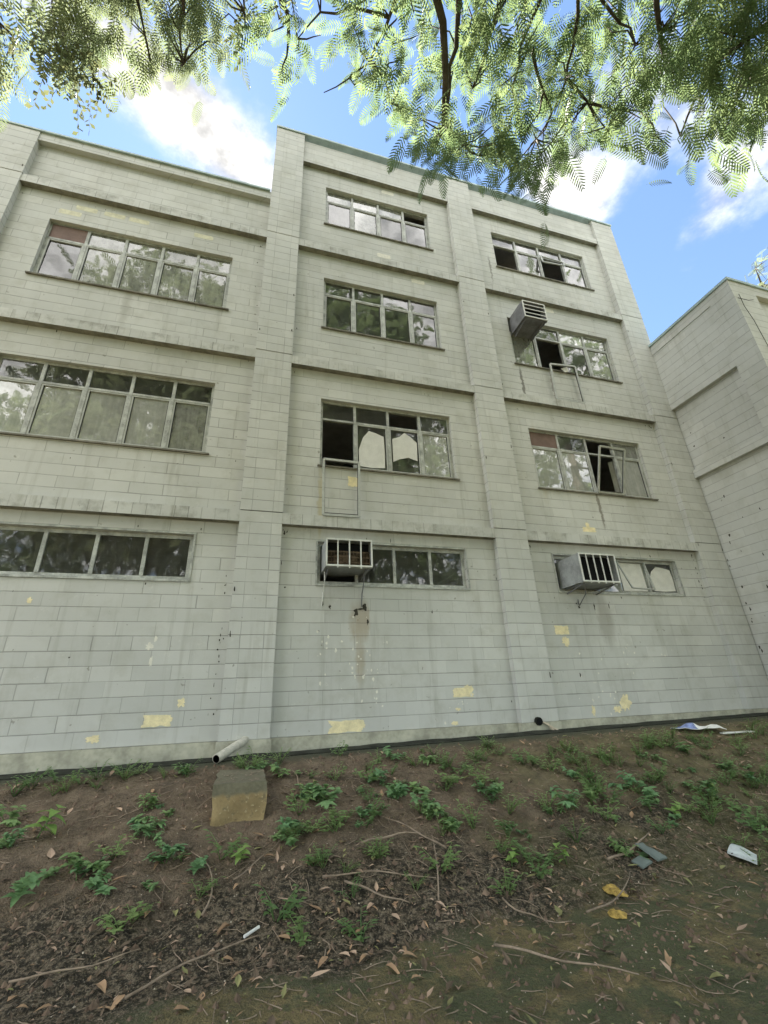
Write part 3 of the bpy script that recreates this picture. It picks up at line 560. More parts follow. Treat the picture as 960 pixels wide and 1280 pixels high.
def frond_proto(pairs=11, seg=5, lw0=.026):
    """bipinnate frond along +X, length 1: returns verts (n,3), quads"""
    V=[];F=[]
    def quad(a,b,c,d):
        i=len(V); V.extend([a,b,c,d]); F.append((i,i+1,i+2,i+3))
    droop=lambda x:-.20*x*x
    for s in range(4):
        a,b=s/4,(s+1)/4; quad((a,-.006,droop(a)),(b,-.005,droop(b)),(b,.005,droop(b)),(a,.006,droop(a)))
    for p in range(pairs):
        x=.14+.86*p/(pairs-1); L=.27*math.sin(math.pi*min(1,.18+.80*(p+.3)/pairs))**.7
        for sd in (-1,1):
            ang=math.radians(62-22*p/pairs); dx,dy=math.cos(ang),sd*math.sin(ang)
            prof=[.30,1.,.85,.25]; us=[0.,.30,.68,1.]; nseg=3 if seg>1 else 1
            if seg==1: prof=[.8,.5]; us=[0.,1.]
            for q in range(nseg):
                r=[]
                for kk in (q,q+1):
                    u=us[kk]*L; w=lw0*prof[kk]; z=droop(x)-.11*us[kk]**2*.5
                    r.append(((x+dx*u-dy*w,dy*u+dx*w,z),(x+dx*u+dy*w,dy*u-dx*w,z-.006)))
                quad(r[0][0],r[0][1],r[1][1],r[1][0])
    return np.array(V),np.array(F)
FR=frond_proto(12,3,.019); FRC=frond_proto(9,1,.045)
def leafset_proto():
    V=[];F=[]
    for i in range(9):
        a=i*2.4; x=.12+.1*i; L=.17; dx,dy=math.cos(.6)*.8,math.sin(a); 
        d=Vector((.55,.8*math.cos(a),.8*math.sin(a))).normalized(); s=d.cross(Vector((.3,.2,1))).normalized()
        c=Vector((x,0,0)); i0=len(V)
        V+=[c,c+d*L*.55+s*L*.3,c+d*L,c+d*L*.55-s*L*.3]; F.append((i0,i0+1,i0+2,i0+3))
    i0=len(V); V+=[Vector((0,-.006,0)),Vector((1,-.004,0)),Vector((1,.004,0)),Vector((0,.006,0))]; F.append((i0,i0+1,i0+2,i0+3))
    return np.array([tuple(v) for v in V]),np.array(F)
LSET=leafset_proto()
def scatter(items, proto):
    """items: list of (origin, dir, up, size)"""
    PV,PF=proto; n=len(items)
    X=np.array([i[1] for i in items],float); X/=np.linalg.norm(X,axis=1,keepdims=True)
    U=np.array([i[2] for i in items],float); Y=np.cross(U,X); Y/=np.linalg.norm(Y,axis=1,keepdims=True)+1e-9; Z=np.cross(X,Y)
    O=np.array([i[0] for i in items],float); s=np.array([i[3] for i in items],float)[:,None,None]
    W=O[:,None,:]+s*(PV[None,:,0:1]*X[:,None,:]+PV[None,:,1:2]*Y[:,None,:]+PV[None,:,2:3]*Z[:,None,:])
    Fs=(PF[None]+ (np.arange(n)*len(PV))[:,None,None]).reshape(-1,PF.shape[1])
    return W.reshape(-1,3),Fs
def spray_items(sprays, hub, k=(5,8), size=(.26,.46), spread=.28, droop=.55):
    it=[]
    for p in sprays:
        p=np.array(p); out=p-np.array(hub); out/=np.linalg.norm(out)
        for _ in range(rs.randint(*k)):
            d=out*.5+rs.normal(0,.62,3)+np.array([0,0,-droop]); d/=np.linalg.norm(d)
            up=np.array([0,0,1.])+rs.normal(0,.35,3)
            it.append((p+rs.normal(0,spread*.5,3)-d*.1,d,up,rs.uniform(*size)))
    return it
def join(parts):
    Vs=[];Fs=[];o=0
    for v,f in parts: Vs.append(v);Fs.append(f+o);o+=len(v)
    return np.concatenate(Vs),np.concatenate(Fs)
def wob(a,b,n=5,amt=.12):
    a=Vector(a);b=Vector(b); return [a.lerp(b,i/n)+(Vector(rs.normal(0,amt,3)) if 0<i<n else Vector()) for i in range(n+1)]
def make_tree(name,label,cat,base,trunk,hubs,branches,sprays,fillers,leafm,extra=None,group=None,brad=.035):
    root=empty(name,base); tag(root,label,cat,group)
    inv=Matrix.Translation(Vector(base)).inverted()
    mb=MB(); pts=[Vector(p) for p in trunk]
    mb.tube(pts,[.30-.16*i/(len(pts)-1) for i in range(len(pts))],10)
    top=pts[-1]
    for h in hubs: mb.tube(wob(top,h,5,.12),[.13,.115,.10,.09,.075,.06],8)
    for b in branches:
        s=Vector(b[0]); h=min(hubs,key=lambda q:(Vector(q)-s).length) if hubs else top
        near=[Vector(p) for bb in branches if bb is not b for p in bb]
        nd=min(((p-s).length for p in near),default=9)
        if nd>.35: mb.tube(wob(h,s,5,.07),[.055,.05,.047,.043,.04,brad*1.05],7)
        q=[Vector(p) for p in b]; r0=brad if nd>.35 else brad*.6
        mid=[]
        for i in range(len(q)-1):
            mid.append(q[i]); mid.append(q[i].lerp(q[i+1],.5)+Vector(rs.normal(0,.02,3)))
        mid.append(q[-1])
        mb.tube(mid,[r0*(1-.72*i/(len(mid)-1)) for i in range(len(mid))],6)
    bp=[Vector(p) for b in branches for p in b]
    for p in sprays:      # a twig from the nearest branch point to each spray
        p=Vector(p)
        if bp:
            q=min(bp,key=lambda a:(a-p).length)
            if .1<(q-p).length<1.3: mb.tube(wob(q,p,3,.04),[.011,.009,.007,.004],5)
    tr=mb.build('trunk',M['bark'],root,True); tr.matrix_parent_inverse=inv
    hub=np.mean(np.array(hubs),0) if hubs else np.array(top)
    parts=[]
    if sprays: parts.append(scatter(spray_items(sprays,hub),FR))
    if fillers:
        parts.append(scatter(spray_items(fillers,hub,(9,14),(.5,.85),.8,.3),FRC))
    if parts:
        v,f=join(parts); c=np_mesh('crown',v,f,leafm,root); c.matrix_parent_inverse=inv
    if extra:
        v,f=scatter(spray_items(extra[::2],hub,(3,6),(.3,.45),.22,.5),LSET); c=np_mesh('crown',v,f,M['twigleaf'],root); c.matrix_parent_inverse=inv
    return root
def cloud(c,r,n):
    out=[]
    while len(out)<n:
        p=rs.uniform(-1,1,3); q=np.linalg.norm(p)
        if .45<q<1: out.append(tuple(np.array(c)+p*np.array(r)))
    return out
# canopy over the camera: trunks stand behind it
fill=[p for p in cloud((3.6,-8.6,10.5),(5.8,4.2,6.0),760) if p[1]<-6.8-.28*max(0,p[0]-2.) and (p[2]>5.2)]
fill+=cloud((3.2,-10.6,17.0),(5.5,3.2,4.2),330)
make_tree('tree','feathery leaved tree overhanging from the right, its branches against the sky above the roof','tree',(4.9,-10.9,-1.1),
  [(4.9,-10.9,-1.3),(4.75,-10.6,1.),(4.5,-10.1,3.),(4.1,-9.3,4.6)],[(2.0,-6.6,7.2),(3.3,-6.9,7.0),(4.9,-7.3,6.3),(1.2,-6.2,7.4)],BRANCHES,SPRAYS,fill,M['canopy'])
fill=[p for p in cloud((-3.6,-8.6,10.5),(4.4,3.4,6.0),480) if p[1]<-6.6 and 5.<p[2]<13.]
fill+=cloud((-4.2,-10.6,16.0),(4.6,3.2,4.4),250)
make_tree('tree','yellowish leaved tree whose pale drooping sprays hang into the top left corner','tree',(-4.6,-10.4,-1.1),
  [(-4.6,-10.4,-1.3),(-4.4,-10.0,1.2),(-3.9,-9.2,3.4),(-3.3,-8.2,5.0)],[(-1.9,-6.2,7.0),(-1.0,-6.2,7.3),(-2.9,-6.0,6.4)],BRANCHES_LEFT,SPRAYS_LEFT,fill,M['canopy_left'],SPRAYS_ROUND,None,.022)
make_tree('tree','pale sunlit tree top just showing above the lower wing roof at the right edge','tree',(17.6,.6,-1.1),
  [(17.6,.6,-1.2),(17.5,.5,4),(17.6,.4,9),(17.6,.3,12.5)],[(17.0,.1,13.6),(18.2,.5,14)],[[(17.0,.1,13.6),(16.4,-.2,13.9)]],cloud((17.5,.1,13.6),(1.25,1.3,1.3),46),[],M['canopy_left'])
# trees across the lane behind the camera: they are what the window panes mirror
bt=[(-10,-16,16,4.6),(-1.5,-17,19,5.),(7,-18,17,5.2),(15,-16,18,5.),(16.5,-10.5,24,5.6)]
for i,(x,y,h,r) in enumerate(bt):
    make_tree('tree','broad green tree across the lane, mirrored in the window panes','tree',(x,y,-1.1),[(x,y,-1.3),(x+.1,y,h*.3),(x-.1,y+.1,h*.55)],
      [(x+rs.uniform(-1,1)*r*.5,y+rs.uniform(-1,1)*r*.5,h*.75) for _ in range(4)],[],[],cloud((x,y,h*.6),(r,r,h*.42),230),M['canopy'],None,'trees mirrored in the windows')

# ------------------------------------------------------------------ weeds
def leaf_mesh(mb, base, d, L, W, curl=.25, m=0, seg=4, fold=.18, shape='ovate'):
    d=Vector(d).normalized(); s=d.cross(Vector((0,0,1)))
    if s.length<.05: s=Vector((1,0,0))
    s.normalize(); u=s.cross(d); base=Vector(base); i0=len(mb.v)
    for k in range(seg+1):
        t_=k/seg; c=base+d*L*t_-Vector((0,0,1))*curl*L*t_*t_
        w=W*.5*(math.sin(math.pi*min(1,t_**(.62 if shape=='ovate' else .45)))**.8 if 0<t_<1 else .04)
        for e in (-1,0,1): mb.v.append(tuple(c+s*w*e+u*(abs(e)*fold*w)))
    for k in range(seg):
        for e in (0,1):
            a=i0+k*3+e; mb.f.append((a,a+1,a+4,a+3)); mb.m.append(m)
def weed_broad(seed,n=15,size=.1,mat='weed'):
    r=random.Random(seed); mb=MB()
    stems=r.randint(2,4)
    for s in range(stems):
        a=r.uniform(0,6.28); ln=r.uniform(.03,.14); bx,by=math.cos(a)*ln,math.sin(a)*ln; h=r.uniform(.05,.13)
        mb.tube([(0,0,-.02),(bx*.5,by*.5,h*.6),(bx,by,h)],[.004,.003,.002],4,1)
        for k in range(max(3,n//stems)):
            b=r.uniform(0,6.28); f=(k+1)/(n/stems)
            p=Vector((0,0,0)).lerp(Vector((bx,by,h)),.35+.65*f)
            leaf_mesh(mb,p,(math.cos(b),math.sin(b),r.uniform(.05,.75)),size*r.uniform(.6,1.15),size*r.uniform(.42,.58),r.uniform(.2,.6),0,4,r.uniform(.1,.35))
    return mb
def weed_tall(seed,size=.15):
    r=random.Random(seed); mb=MB(); h=r.uniform(.2,.3)
    mb.tube([(0,0,-.02),(.02,.01,h*.5),(.05,0,h)],[.006,.005,.003],5,1)
    for k in range(9):
        b=k*2.4+r.uniform(-.4,.4); p=Vector((.05*k/9,0,h*(.25+.75*k/8)))
        leaf_mesh(mb,p,(math.cos(b),math.sin(b),.25),size*r.uniform(.7,1.1),size*r.uniform(.55,.75),r.uniform(.25,.6),0,5,.2,'heart')
    return mb
def weed_small(seed):
    r=random.Random(seed); mb=MB()
    for s in range(7):
        a=r.uniform(0,6.28); q=Vector((math.cos(a)*.09,math.sin(a)*.09,r.uniform(.05,.14)))
        mb.tube([(0,0,-.01),q*.5+Vector((0,0,.02)),q],[.0025,.002,.0015],4,1)
        for k in range(6):
            b=r.uniform(0,6.28); leaf_mesh(mb,q*(.35+.65*k/5),(math.cos(b),math.sin(b),.4),r.uniform(.03,.055),.02,.3,0,2)
    return mb
PRO={}
def proto(kind,i):
    key=(kind,i)
    if key not in PRO:
        mb={'b':lambda:weed_broad(i*17+3,32,.078),'t':lambda:weed_tall(i*13+1),'s':lambda:weed_small(i*19+2)}[kind]()
        mt={'b':'weed','t':'weed_light','s':'weed_small'}[kind]
        o=mb.build('weed',[M[mt],M['weed_small']],None,True); PRO[key]=[o,False]
    pr=PRO[key]
    if not pr[1]: pr[1]=True; return pr[0]
    o=pr[0].copy(); COL.objects.link(o); return o
wr0=random.Random(4)
WB=[(-.24,-.81),(-.54,-1.45),(-.41,-1.75),(-.55,-1.66),(-.12,-2.02),(-.22,-2.12),(-1.74,-1.29),(-1.51,-1.74),(-.96,-2.01),(-.85,-2.16),(-1.24,-2.23),(.55,-.84),(.78,-1.06),(1.04,-1.54),(1.19,-1.36),(1.25,-1.58),(1.12,-1.45),
 (.85,-1.92),(.70,-2.0),(1.82,-1.24),(2.0,-1.43),(1.98,-1.64),(2.1,-1.55),(2.25,-1.54),(2.24,-1.81),(2.21,-1.99),(2.34,-2.18),(1.53,-1.91),(3.12,-1.68),(3.0,-1.70),(2.19,-.84),(2.67,-1.03),(3.57,-2.13),(3.82,-2.07),(2.91,-2.33),
 (4.73,-2.29),(4.98,-2.12),(5.81,-1.53),(5.63,-2.08),(5.87,-2.04),(6.52,-1.73),(6.67,-2.0),(4.83,-1.88),(4.15,-2.06),(6.37,-1.42),(4.3,-1.64),(3.82,-2.71)]
WB+=[(x+wr0.gauss(0,.16),y+wr0.gauss(0,.14)) for x,y in WB for _ in range(2)]
WT_=[(.39,-2.22),(2.73,-2.66),(3.24,-2.75),(4.95,-2.35),(5.75,-2.2)]
WS=[(.23,-2.17),(-.39,-2.67),(-.33,-2.62),(1.56,-.6),(3.62,-.75),(5.06,-1.22),(8.0,-1.21),(5.38,-1.55),(4.37,-1.88),(1.77,-2.8),(3.85,-2.77),(4.11,-1.45),(7.18,-1.53),(-1.79,-.72),(-1.35,-.73),(-.75,-.62),(.67,-2.82),(1.36,-1.9),(3.87,-1.22),
 (-1.6,-.66),(-1.2,-.68),(-.95,-.64),(.35,-.75),(1.4,-1.15),(2.9,-1.3),(5.2,-1.9),(6.0,-1.2),(6.9,-1.3),(7.4,-1.75),(-.65,-1.95),(.1,-2.5),(1.0,-2.35),(2.5,-2.95),(4.5,-2.6),(5.3,-2.5),(6.2,-2.3),(7.6,-1.2),(3.4,-1.05),(8.3,-.95),(6.6,-1.0),(7.0,-1.1)]+[(4.2+4.2*random.Random(i).random(),-1.0-1.9*random.Random(i+99).random()) for i in range(70)]+[(.8+3.6*random.Random(i+31).random(),-.8-1.7*random.Random(i+599).random()) for i in range(22)]+[(.3+6.5*random.Random(i+77).random(),-1.9-1.3*random.Random(i+799).random()) for i in range(26)]+[(-2.6+6.5*random.Random(i+7).random(),-.62-.5*random.Random(i+299).random()) for i in range(16)]
wr=random.Random(8)
def put(o,x,y,s,lab,grp,cat='weed'):
    o.location=(x,y,tz(x,y)-.005); o.scale=(s,s,s*wr.uniform(.6,.95)); o.rotation_euler=(wr.uniform(.0,.3),wr.uniform(-.15,.15),wr.uniform(0,6.28)); tag(o,lab,cat,grp)
def zone(x): return 'left of the concrete block' if x<-.0 else ('below the middle windows' if x<2.9 else 'on the bank below the right windows')
for i,(x,y) in enumerate(WB): put(proto('b',i%9),x,y,(wr.uniform(1.0,1.5) if i<47 else wr.uniform(.4,1.0)),'dark green broad leaved weed '+zone(x),'dark broad leaved weeds '+zone(x))
for i,(x,y) in enumerate(WT_):
    put(proto('t',i%3),x,y,wr.uniform(.55,.8),['small bright weed standing below the concrete block','bright weed with round leaves near the middle of the bank foot','light green weed at the bank foot below the right windows','light green round leaved weed among the right hand weeds','paler round leaved weed lowest in the right hand clump'][i],None)
o=proto('t',7); put(o,-1.36,-1.62,1.15,'tall bright yellow-green weed with big leaves near the left edge of the bank',None); o.rotation_euler=(.2,.25,.9)
for i,(x,y) in enumerate(WS): put(proto('s',i%4),x,y,wr.uniform(1.1,1.9),'small fine leaved weed '+zone(x),'small fine leaved weeds '+zone(x))

# ------------------------------------------------------------------ litter
M['dry']=plain('dry_tan_leaf',(.34,.22,.13),.8,.2,.45,2.2)
M['dry2']=plain('dry_pinkish_leaf',(.44,.31,.22),.8,.2,.35,2.2)
M['dry3']=plain('rotted_brown_leaf',(.13,.095,.065),.85,.2,.5,3.)
M['dry4']=plain('greenish_fallen_leaf',(.24,.23,.10),.8,.2,.4,3.)
M['clod']=plain('earth_clod',(.17,.12,.085),.95,.1,.5,5.)
M['chip']=plain('pale_chip',(.50,.43,.33),.9,.2,.4,6.)
M['stick']=plain('dry_stick',(.26,.20,.145),.9,.2,.4,6.)
def on_ground(o): return o
mb=MB()
for i in range(7500):
    x=wr.uniform(-4.2,9.2); y=-.6-3.9*wr.random()**.75
    if y<-3.4 and wr.random()<.5: continue
    z=tz(x,y)+.012; a=wr.uniform(0,6.28); L=wr.choice([.02,.03,.035,.04,.05,.06,.09])*wr.uniform(.7,1.2)
    leaf_mesh(mb,(x,y,z),(math.cos(a),math.sin(a),wr.uniform(-.1,.45)),L,L*wr.uniform(.25,.5),wr.uniform(-.3,.5),wr.choice([0,1,2,2,2,3]),3,wr.uniform(.1,.7))
for i in range(60):
    x=wr.uniform(-1.8,2.2); y=wr.uniform(-3.7,-1.9)
    a=wr.uniform(0,6.28); L=wr.uniform(.07,.13)
    leaf_mesh(mb,(x,y,tz(x,y)+.018),(math.cos(a),math.sin(a),wr.uniform(-.05,.4)),L,L*wr.uniform(.28,.48),wr.uniform(-.2,.5),(0 if wr.random()<.5 else 1),4,wr.uniform(.2,.8))
o=mb.build('leaf_litter',[M['dry'],M['dry2'],M['dry3'],M['dry4']],None,False); tag(o,'dry fallen leaves scattered over the earth bank','leaf litter',None,'stuff')
mb=MB()
for i in range(9500):
    x=wr.uniform(-4.,8.5); y=-.55-4.2*wr.random(); s=.007+.034*wr.random()**4; z=tz(x,y)-.3*s
    r=[s*wr.uniform(.6,1.2) for _ in range(6)]; i0=len(mb.v); pale_=1 if (s<.010 and wr.random()<.2) else 0
    mb.v+=[(x+r[0],y,z),(x,y+r[1],z),(x-r[2],y,z),(x,y-r[3],z),(x,y,z+r[4]*1.1)]
    for q in ((0,1,4),(1,2,4),(2,3,4),(3,0,4)): mb.f.append(tuple(i0+k_ for k_ in q)); mb.m.append(pale_)
o=mb.build('soil_crumbs',[M['clod'],M['chip']]); tag(o,'crumbs of earth and small chips on the bank','soil crumbs',None,'stuff')
mb=MB()
for i in range(1500):
    x=wr.uniform(-4.,8.5); y=wr.uniform(-4.4,-1.0) if wr.random()<.8 else wr.uniform(-1.5,-.6); a=wr.uniform(0,6.28); L=wr.uniform(.05,.22); n=4
    b=wr.uniform(-1.2,1.2); pts=[]
    for k in range(n+1):
        pts.append((x,y,tz(x,y)+.008)); x+=math.cos(a)*L/n; y+=math.sin(a)*L/n; a+=b/n
    mb.tube(pts,[.003,.003,.0027,.002,.0012],4,0)
o=mb.build('twig_litter',M['stick']); tag(o,'thin dry stalks and twig bits over the bank','twig litter',None,'stuff')
def stick(x,y,a,L,r,bend,label,mat='stick',name='twig',cat='twig',lift=.015,grp=None):
    mb=MB(); n=8; pts=[]; px_,py_=x,y; aa=a-bend/2
    for k in range(n+1):
        pts.append((px_-x,py_-y,tz0(px_,py_)+lift+.03-tz(x,y)+.008*math.sin(k*1.3+x*9))); px_+=math.cos(aa)*L/n; py_+=math.sin(aa)*L/n; aa+=bend/n
    mb.tube(pts,[r*(1-.6*k/n) for k in range(n+1)],6); o=mb.build(name,M[mat],None,True); o.location=(x,y,tz(x,y)); tag(o,label,cat,grp); return o
stick(1.22,-2.62,-.62,.55,.010,.15,'straight grey stick with a pale end in the middle of the bank foot')
stick(1.05,-2.55,-.25,.95,.008,-.5,'long bent stick crossing the dark leaf mould at the middle of the bank foot')
stick(1.9,-2.95,1.25,.75,.008,.2,'thin stick leaning up the bank beside a bright weed')
stick(.15,-2.75,1.9,.75,.008,1.3,'curved stick on the dark mould below the concrete block')
stick(-.2,-3.3,.3,.9,.008,-.7,'thin curled stick at the bottom left of the bank')
stick(-.9,-3.0,.1,.7,.007,.3,'thin stick lowest at the left edge')
stick(2.2,-2.45,2.3,.7,.009,.3,'brown stick on bare earth above the leaf mould')
stick(1.45,-2.25,.05,.6,.012,-.4,'thick dark stick lying across the middle of the bank')
stick(2.9,-3.4,.5,.9,.008,.5,'long thin stick across the mossy ground at the right')
stick(2.05,-3.55,-.75,.85,.009,.15,'stick on the mossy path at the bottom')
stick(3.6,-2.85,.35,.8,.012,.35,'brown stick beside the grey tile piece')
stick(.35,-2.45,.8,.6,.006,.2,'thin straight stem near the small bright weed')
stick(.95,-1.35,1.7,.45,.006,.6,'pale stalk among the dark weeds right of the concrete block')
stick(-.05,-1.5,1.2,.6,.007,.7,'pale curved stalk beside the left side of the concrete block')
stick(2.4,-3.05,-1.0,.5,.007,.5,'short stick at the edge of the mossy path')
M['white']=plain('white_plastic',(.78,.77,.72),.5,.4,.06,20.)
mb=MB(); mb.tube([(-.05,-.045,.012),(.05,.045,.02)],.010,8); o=mb.build('plastic_tube',M['white']); o.location=(.5,-2.92,tz(.5,-2.92)+.03); tag(o,'short white plastic tube lying on the dark leaf mould','tube')

# drain pipe out of the pilaster foot
mb=MB(); n=14; a=Vector((.375,.05,.01)); b=Vector((.03,-.52,-.15)); d=(b-a).normalized(); r_=d.cross(Vector((0,0,1))).normalized(); u=r_.cross(d)
for rad,m_ in ((.055,0),(.046,1)):
    i0=len(mb.v)
    for p in (a,b):
        for k in range(n): mb.v.append(tuple(p+(r_*math.cos(2*math.pi*k/n)+u*math.sin(2*math.pi*k/n))*rad))
    for k in range(n): mb.f.append((i0+k,i0+(k+1)%n,i0+n+(k+1)%n,i0+n+k)); mb.m.append(m_)
i0=len(mb.v)-2*n
for k in range(n): mb.f.append((i0-n+k,i0-n+(k+1)%n,i0+n+(k+1)%n,i0+n+k)); mb.m.append(0)
o=mb.build('drain_pipe',[M['pvc'],M['void']],None,True); tag(o,'slanting white plastic drain pipe leaving the foot of the left pilaster','pipe')
mb=MB(); mb.tube([(4.97,.1,.02),(4.97,-.05,.015)],.065,12,0); mb.tube([(4.97,-.04,.015),(4.97,-.056,.014)],.05,12,1); mb.bar((5.05,-.04,0),(5.32,-.10,-.16),.035,.02,2); mb.bar((5.12,-.03,-.02),(5.22,-.10,-.17),.02,.03,2)
o=mb.build('pipe_stub',[M['blackened'],M['void'],M['chip']]); tag(o,'broken black drain stub in the foot of the pilaster below the right bays','pipe')
# concrete block jutting from the bank
t=NT('yellow_stained_concrete'); oo=t.obj(); x_,y_,z_=t.sep(oo); nn=t.noise(oo,7.,5,.65); n2=t.noise(oo,30.,3)
c=t.mix(t.ramp(nn,.3,.7),(.22,.165,.085),(.37,.28,.145)); c=t.mix(t.ramp(t.noise(oo,14.,5,.7),.50,.68,0,.75),c,(.12,.10,.06)); c=t.mix(t.ramp(n2,.6,.7,0,.6),c,(.50,.42,.26)); e=t.m('ADD',t.m('SUBTRACT',z_,.30),t.m('MULTIPLY',t.m('SUBTRACT',nn,.5),.12))
c=t.mix(t.ramp(e,-.03,.02), c, t.mix(n2,(.11,.105,.07),(.22,.20,.14))); t.bsdf(c,.92,.15,n2,.6,.01); M['block']=t.mat
bx=empty('concrete_block',(.345,-1.58,-.66)); tag(bx,'yellow stained concrete block with a dark top jutting out of the earth bank','concrete block')
mb=MB(); N=12
def bp_(x,y,z): return (x+.030*noise.noise((x*5,y*5,z*5+3)),y+.030*noise.noise((x*5+9,y*5,z*5)),z+.012*noise.noise((x*5,y*5+7,z*5)))
for (O,A,B) in (((-.25,-.10,-.1),(.5,0,0),(0,.03,.49)),((-.25,-.07,.39),(.5,0,0),(0,.85,.03)),((-.25,.78,-.1),(0,-.88,0),(0,.03,.49)),((.25,-.10,-.1),(0,.88,0),(0,.03,.49))):
    O,A,B=Vector(O),Vector(A),Vector(B)
    for i in range(N):
        for j in range(N): mb.face([bp_(*(O+A*(p/N)+B*(q/N))) for p,q in ((i,j),(i+1,j),(i+1,j+1),(i,j+1))])
o=mb.build('block_body',M['block'],bx)
mb=MB(); mb.face([(-.27,-.108,.072),(.27,-.108,.069),(.26,.5,.10),(-.26,.5,.10)]); 
for i in range(70):
    x=wr.uniform(-.23,.23); y=wr.uniform(-.05,.6); a=wr.uniform(0,6.28); leaf_mesh(mb,(x,y,.40+.04*y),(math.cos(a),math.sin(a),.15),wr.uniform(.03,.08),.02,.2,0,2)
mb.f.pop(0); mb.m.pop(0); o=mb.build('dead_leaves',M['stick'],bx)

# rubbish
def sheet(name,label,cat,pts,mats,x,y,th=.012,crump=.03,rot=0.,faces=None,lift=.03,tilt=(0,0)):
    mb=MB(); nx_,ny_=8,6; P=[Vector((*p,0)) for p in pts]; i0=0; c_=random.Random(int(x*100))
    for s in (1,-1):
        for j in range(ny_+1):
            for i in range(nx_+1):
                a=P[0].lerp(P[1],i/nx_); b=P[3].lerp(P[2],i/nx_); q=a.lerp(b,j/ny_)
                mb.v.append((q.x,q.y,crump*noise.noise((q.x*5+x,q.y*5,y))+s*th/2))
    W_=nx_+1; half=W_*(ny_+1)
    for j in range(ny_):
        for i in range(nx_):
            k=j*W_+i; m_=faces(i/nx_,j/ny_) if faces else 0
            mb.f.append((k,k+1,k+W_+1,k+W_)); mb.m.append(m_); mb.f.append((k+half,k+W_+half,k+W_+1+half,k+1+half)); mb.m.append(m_)
    edge=[i for i in range(W_)]+[j*W_+nx_ for j in range(1,ny_+1)]+[ny_*W_+i for i in range(nx_-1,-1,-1)]+[j*W_ for j in range(ny_-1,0,-1)]
    for a,b in zip(edge,edge[1:]+edge[:1]): mb.f.append((a,a+half,b+half,b)); mb.m.append(0)
    o=mb.build(name,mats); o.location=(x,y,tz(x,y)+lift); o.rotation_euler=(tilt[0],tilt[1],rot); tag(o,label,cat); return o
M['blue']=plain('faded_blue_plastic',(.20,.25,.45),.6,.4,.5,14.)
M['tile']=plain('grey_green_tile',(.16,.19,.17),.6,.4,.15,6.)
M['carton']=plain('wet_white_carton',(.52,.55,.53),.7,.3,.15,9.)
sheet('plastic_sheet','crumpled blue and white plastic sheet lying by the foot of the wall at the right','litter',[(-.55,-.03),(.30,-.2),(.36,.03),(-.45,.14)],[M['white'],M['blue']],7.45,-.78,.008,.07,-.1,lambda u,v:1 if u<.5 else 0,.05,(.22,0))
sheet('foam_strip','thin white strip beside the plastic sheet at the right end of the gutter','litter',[(-.28,-.03),(.3,-.03),(.3,.03),(-.28,.03)],[M['white']],7.95,-.98,.02,.01,-.15,None,.03)
sheet('tile_piece','grey green broken tile on the mossy ground at the right','tile',[(-.13,-.10),(.09,-.11),(.13,.11),(-.02,.13)],[M['tile']],4.10,-2.84,.014,.0,.5,None,.05,(.35,.1))
sheet('tile_piece','smaller grey tile fragment tucked against the left of the broken tile','tile',[(-.09,-.06),(.07,-.05),(.06,.07),(-.07,.06)],[M['tile']],3.93,-2.90,.014,.0,.2,None,.03,(.15,-.1))
sheet('carton','crushed whitish carton on mossy ground near the right edge','litter',[(-.14,-.10),(.13,-.09),(.14,.10),(-.11,.12)],[M['carton']],5.03,-3.0,.02,.05,.6,None,.05,(.3,0))
M['ochre']=plain('ochre_peel',(.40,.27,.07),.75,.3,.5,22.)
def peel(x,y,lab,s):
    mb=MB(); n,mr=18,6
    for k in range(4):
        cx,cy=wr.uniform(-.05,.05)*s,wr.uniform(-.09,.09)*s; R=wr.uniform(.045,.085)*s; i0=len(mb.v)
        for j in range(mr+1):
            for i in range(n):
                a=6.283*i/n; r=R*j/mr*(1+.45*noise.noise((math.cos(a)*1.4+k*5,math.sin(a)*1.4,x))); h=.022*(1-(j/mr)**2)+.010*noise.noise((cx*30+r*40*math.cos(a),cy*30+r*40*math.sin(a),k))
                mb.v.append((cx+r*math.cos(a),cy+r*math.sin(a),h-.004))
        for j in range(mr):
            for i in range(n): mb.f.append((i0+j*n+i,i0+j*n+(i+1)%n,i0+(j+1)*n+(i+1)%n,i0+(j+1)*n+i)); mb.m.append(0)
    o=mb.build('rotting_fruit',M['ochre'],None,True); o.location=(x,y,tz(x,y)+.012); tag(o,lab,'fruit')
peel(3.38,-3.13,'ochre yellow rotting fruit peel on the mossy ground',.9)
peel(3.12,-3.42,'smaller ochre fruit scrap below the larger yellow peel',.7)
# cables on the wing
mb=MB(); mb.tube([(WX+.15,WY-.02,8.7),(WX+.10,WY-.04,8.3),(WX+.22,WY-.03,7.9),(WX+.30,WY-.02,7.2),(WX+.32,WY-.02,6.2)],.006,5); mb.tube([(WX+.05,WY-.02,8.55),(WX+.3,WY-.06,8.5),(WX+.55,WY-.03,8.62)],.006,5)
o=mb.build('cable',M['blackened']); tag(o,'loose black cable hanging on the corner of the right wing','cable')

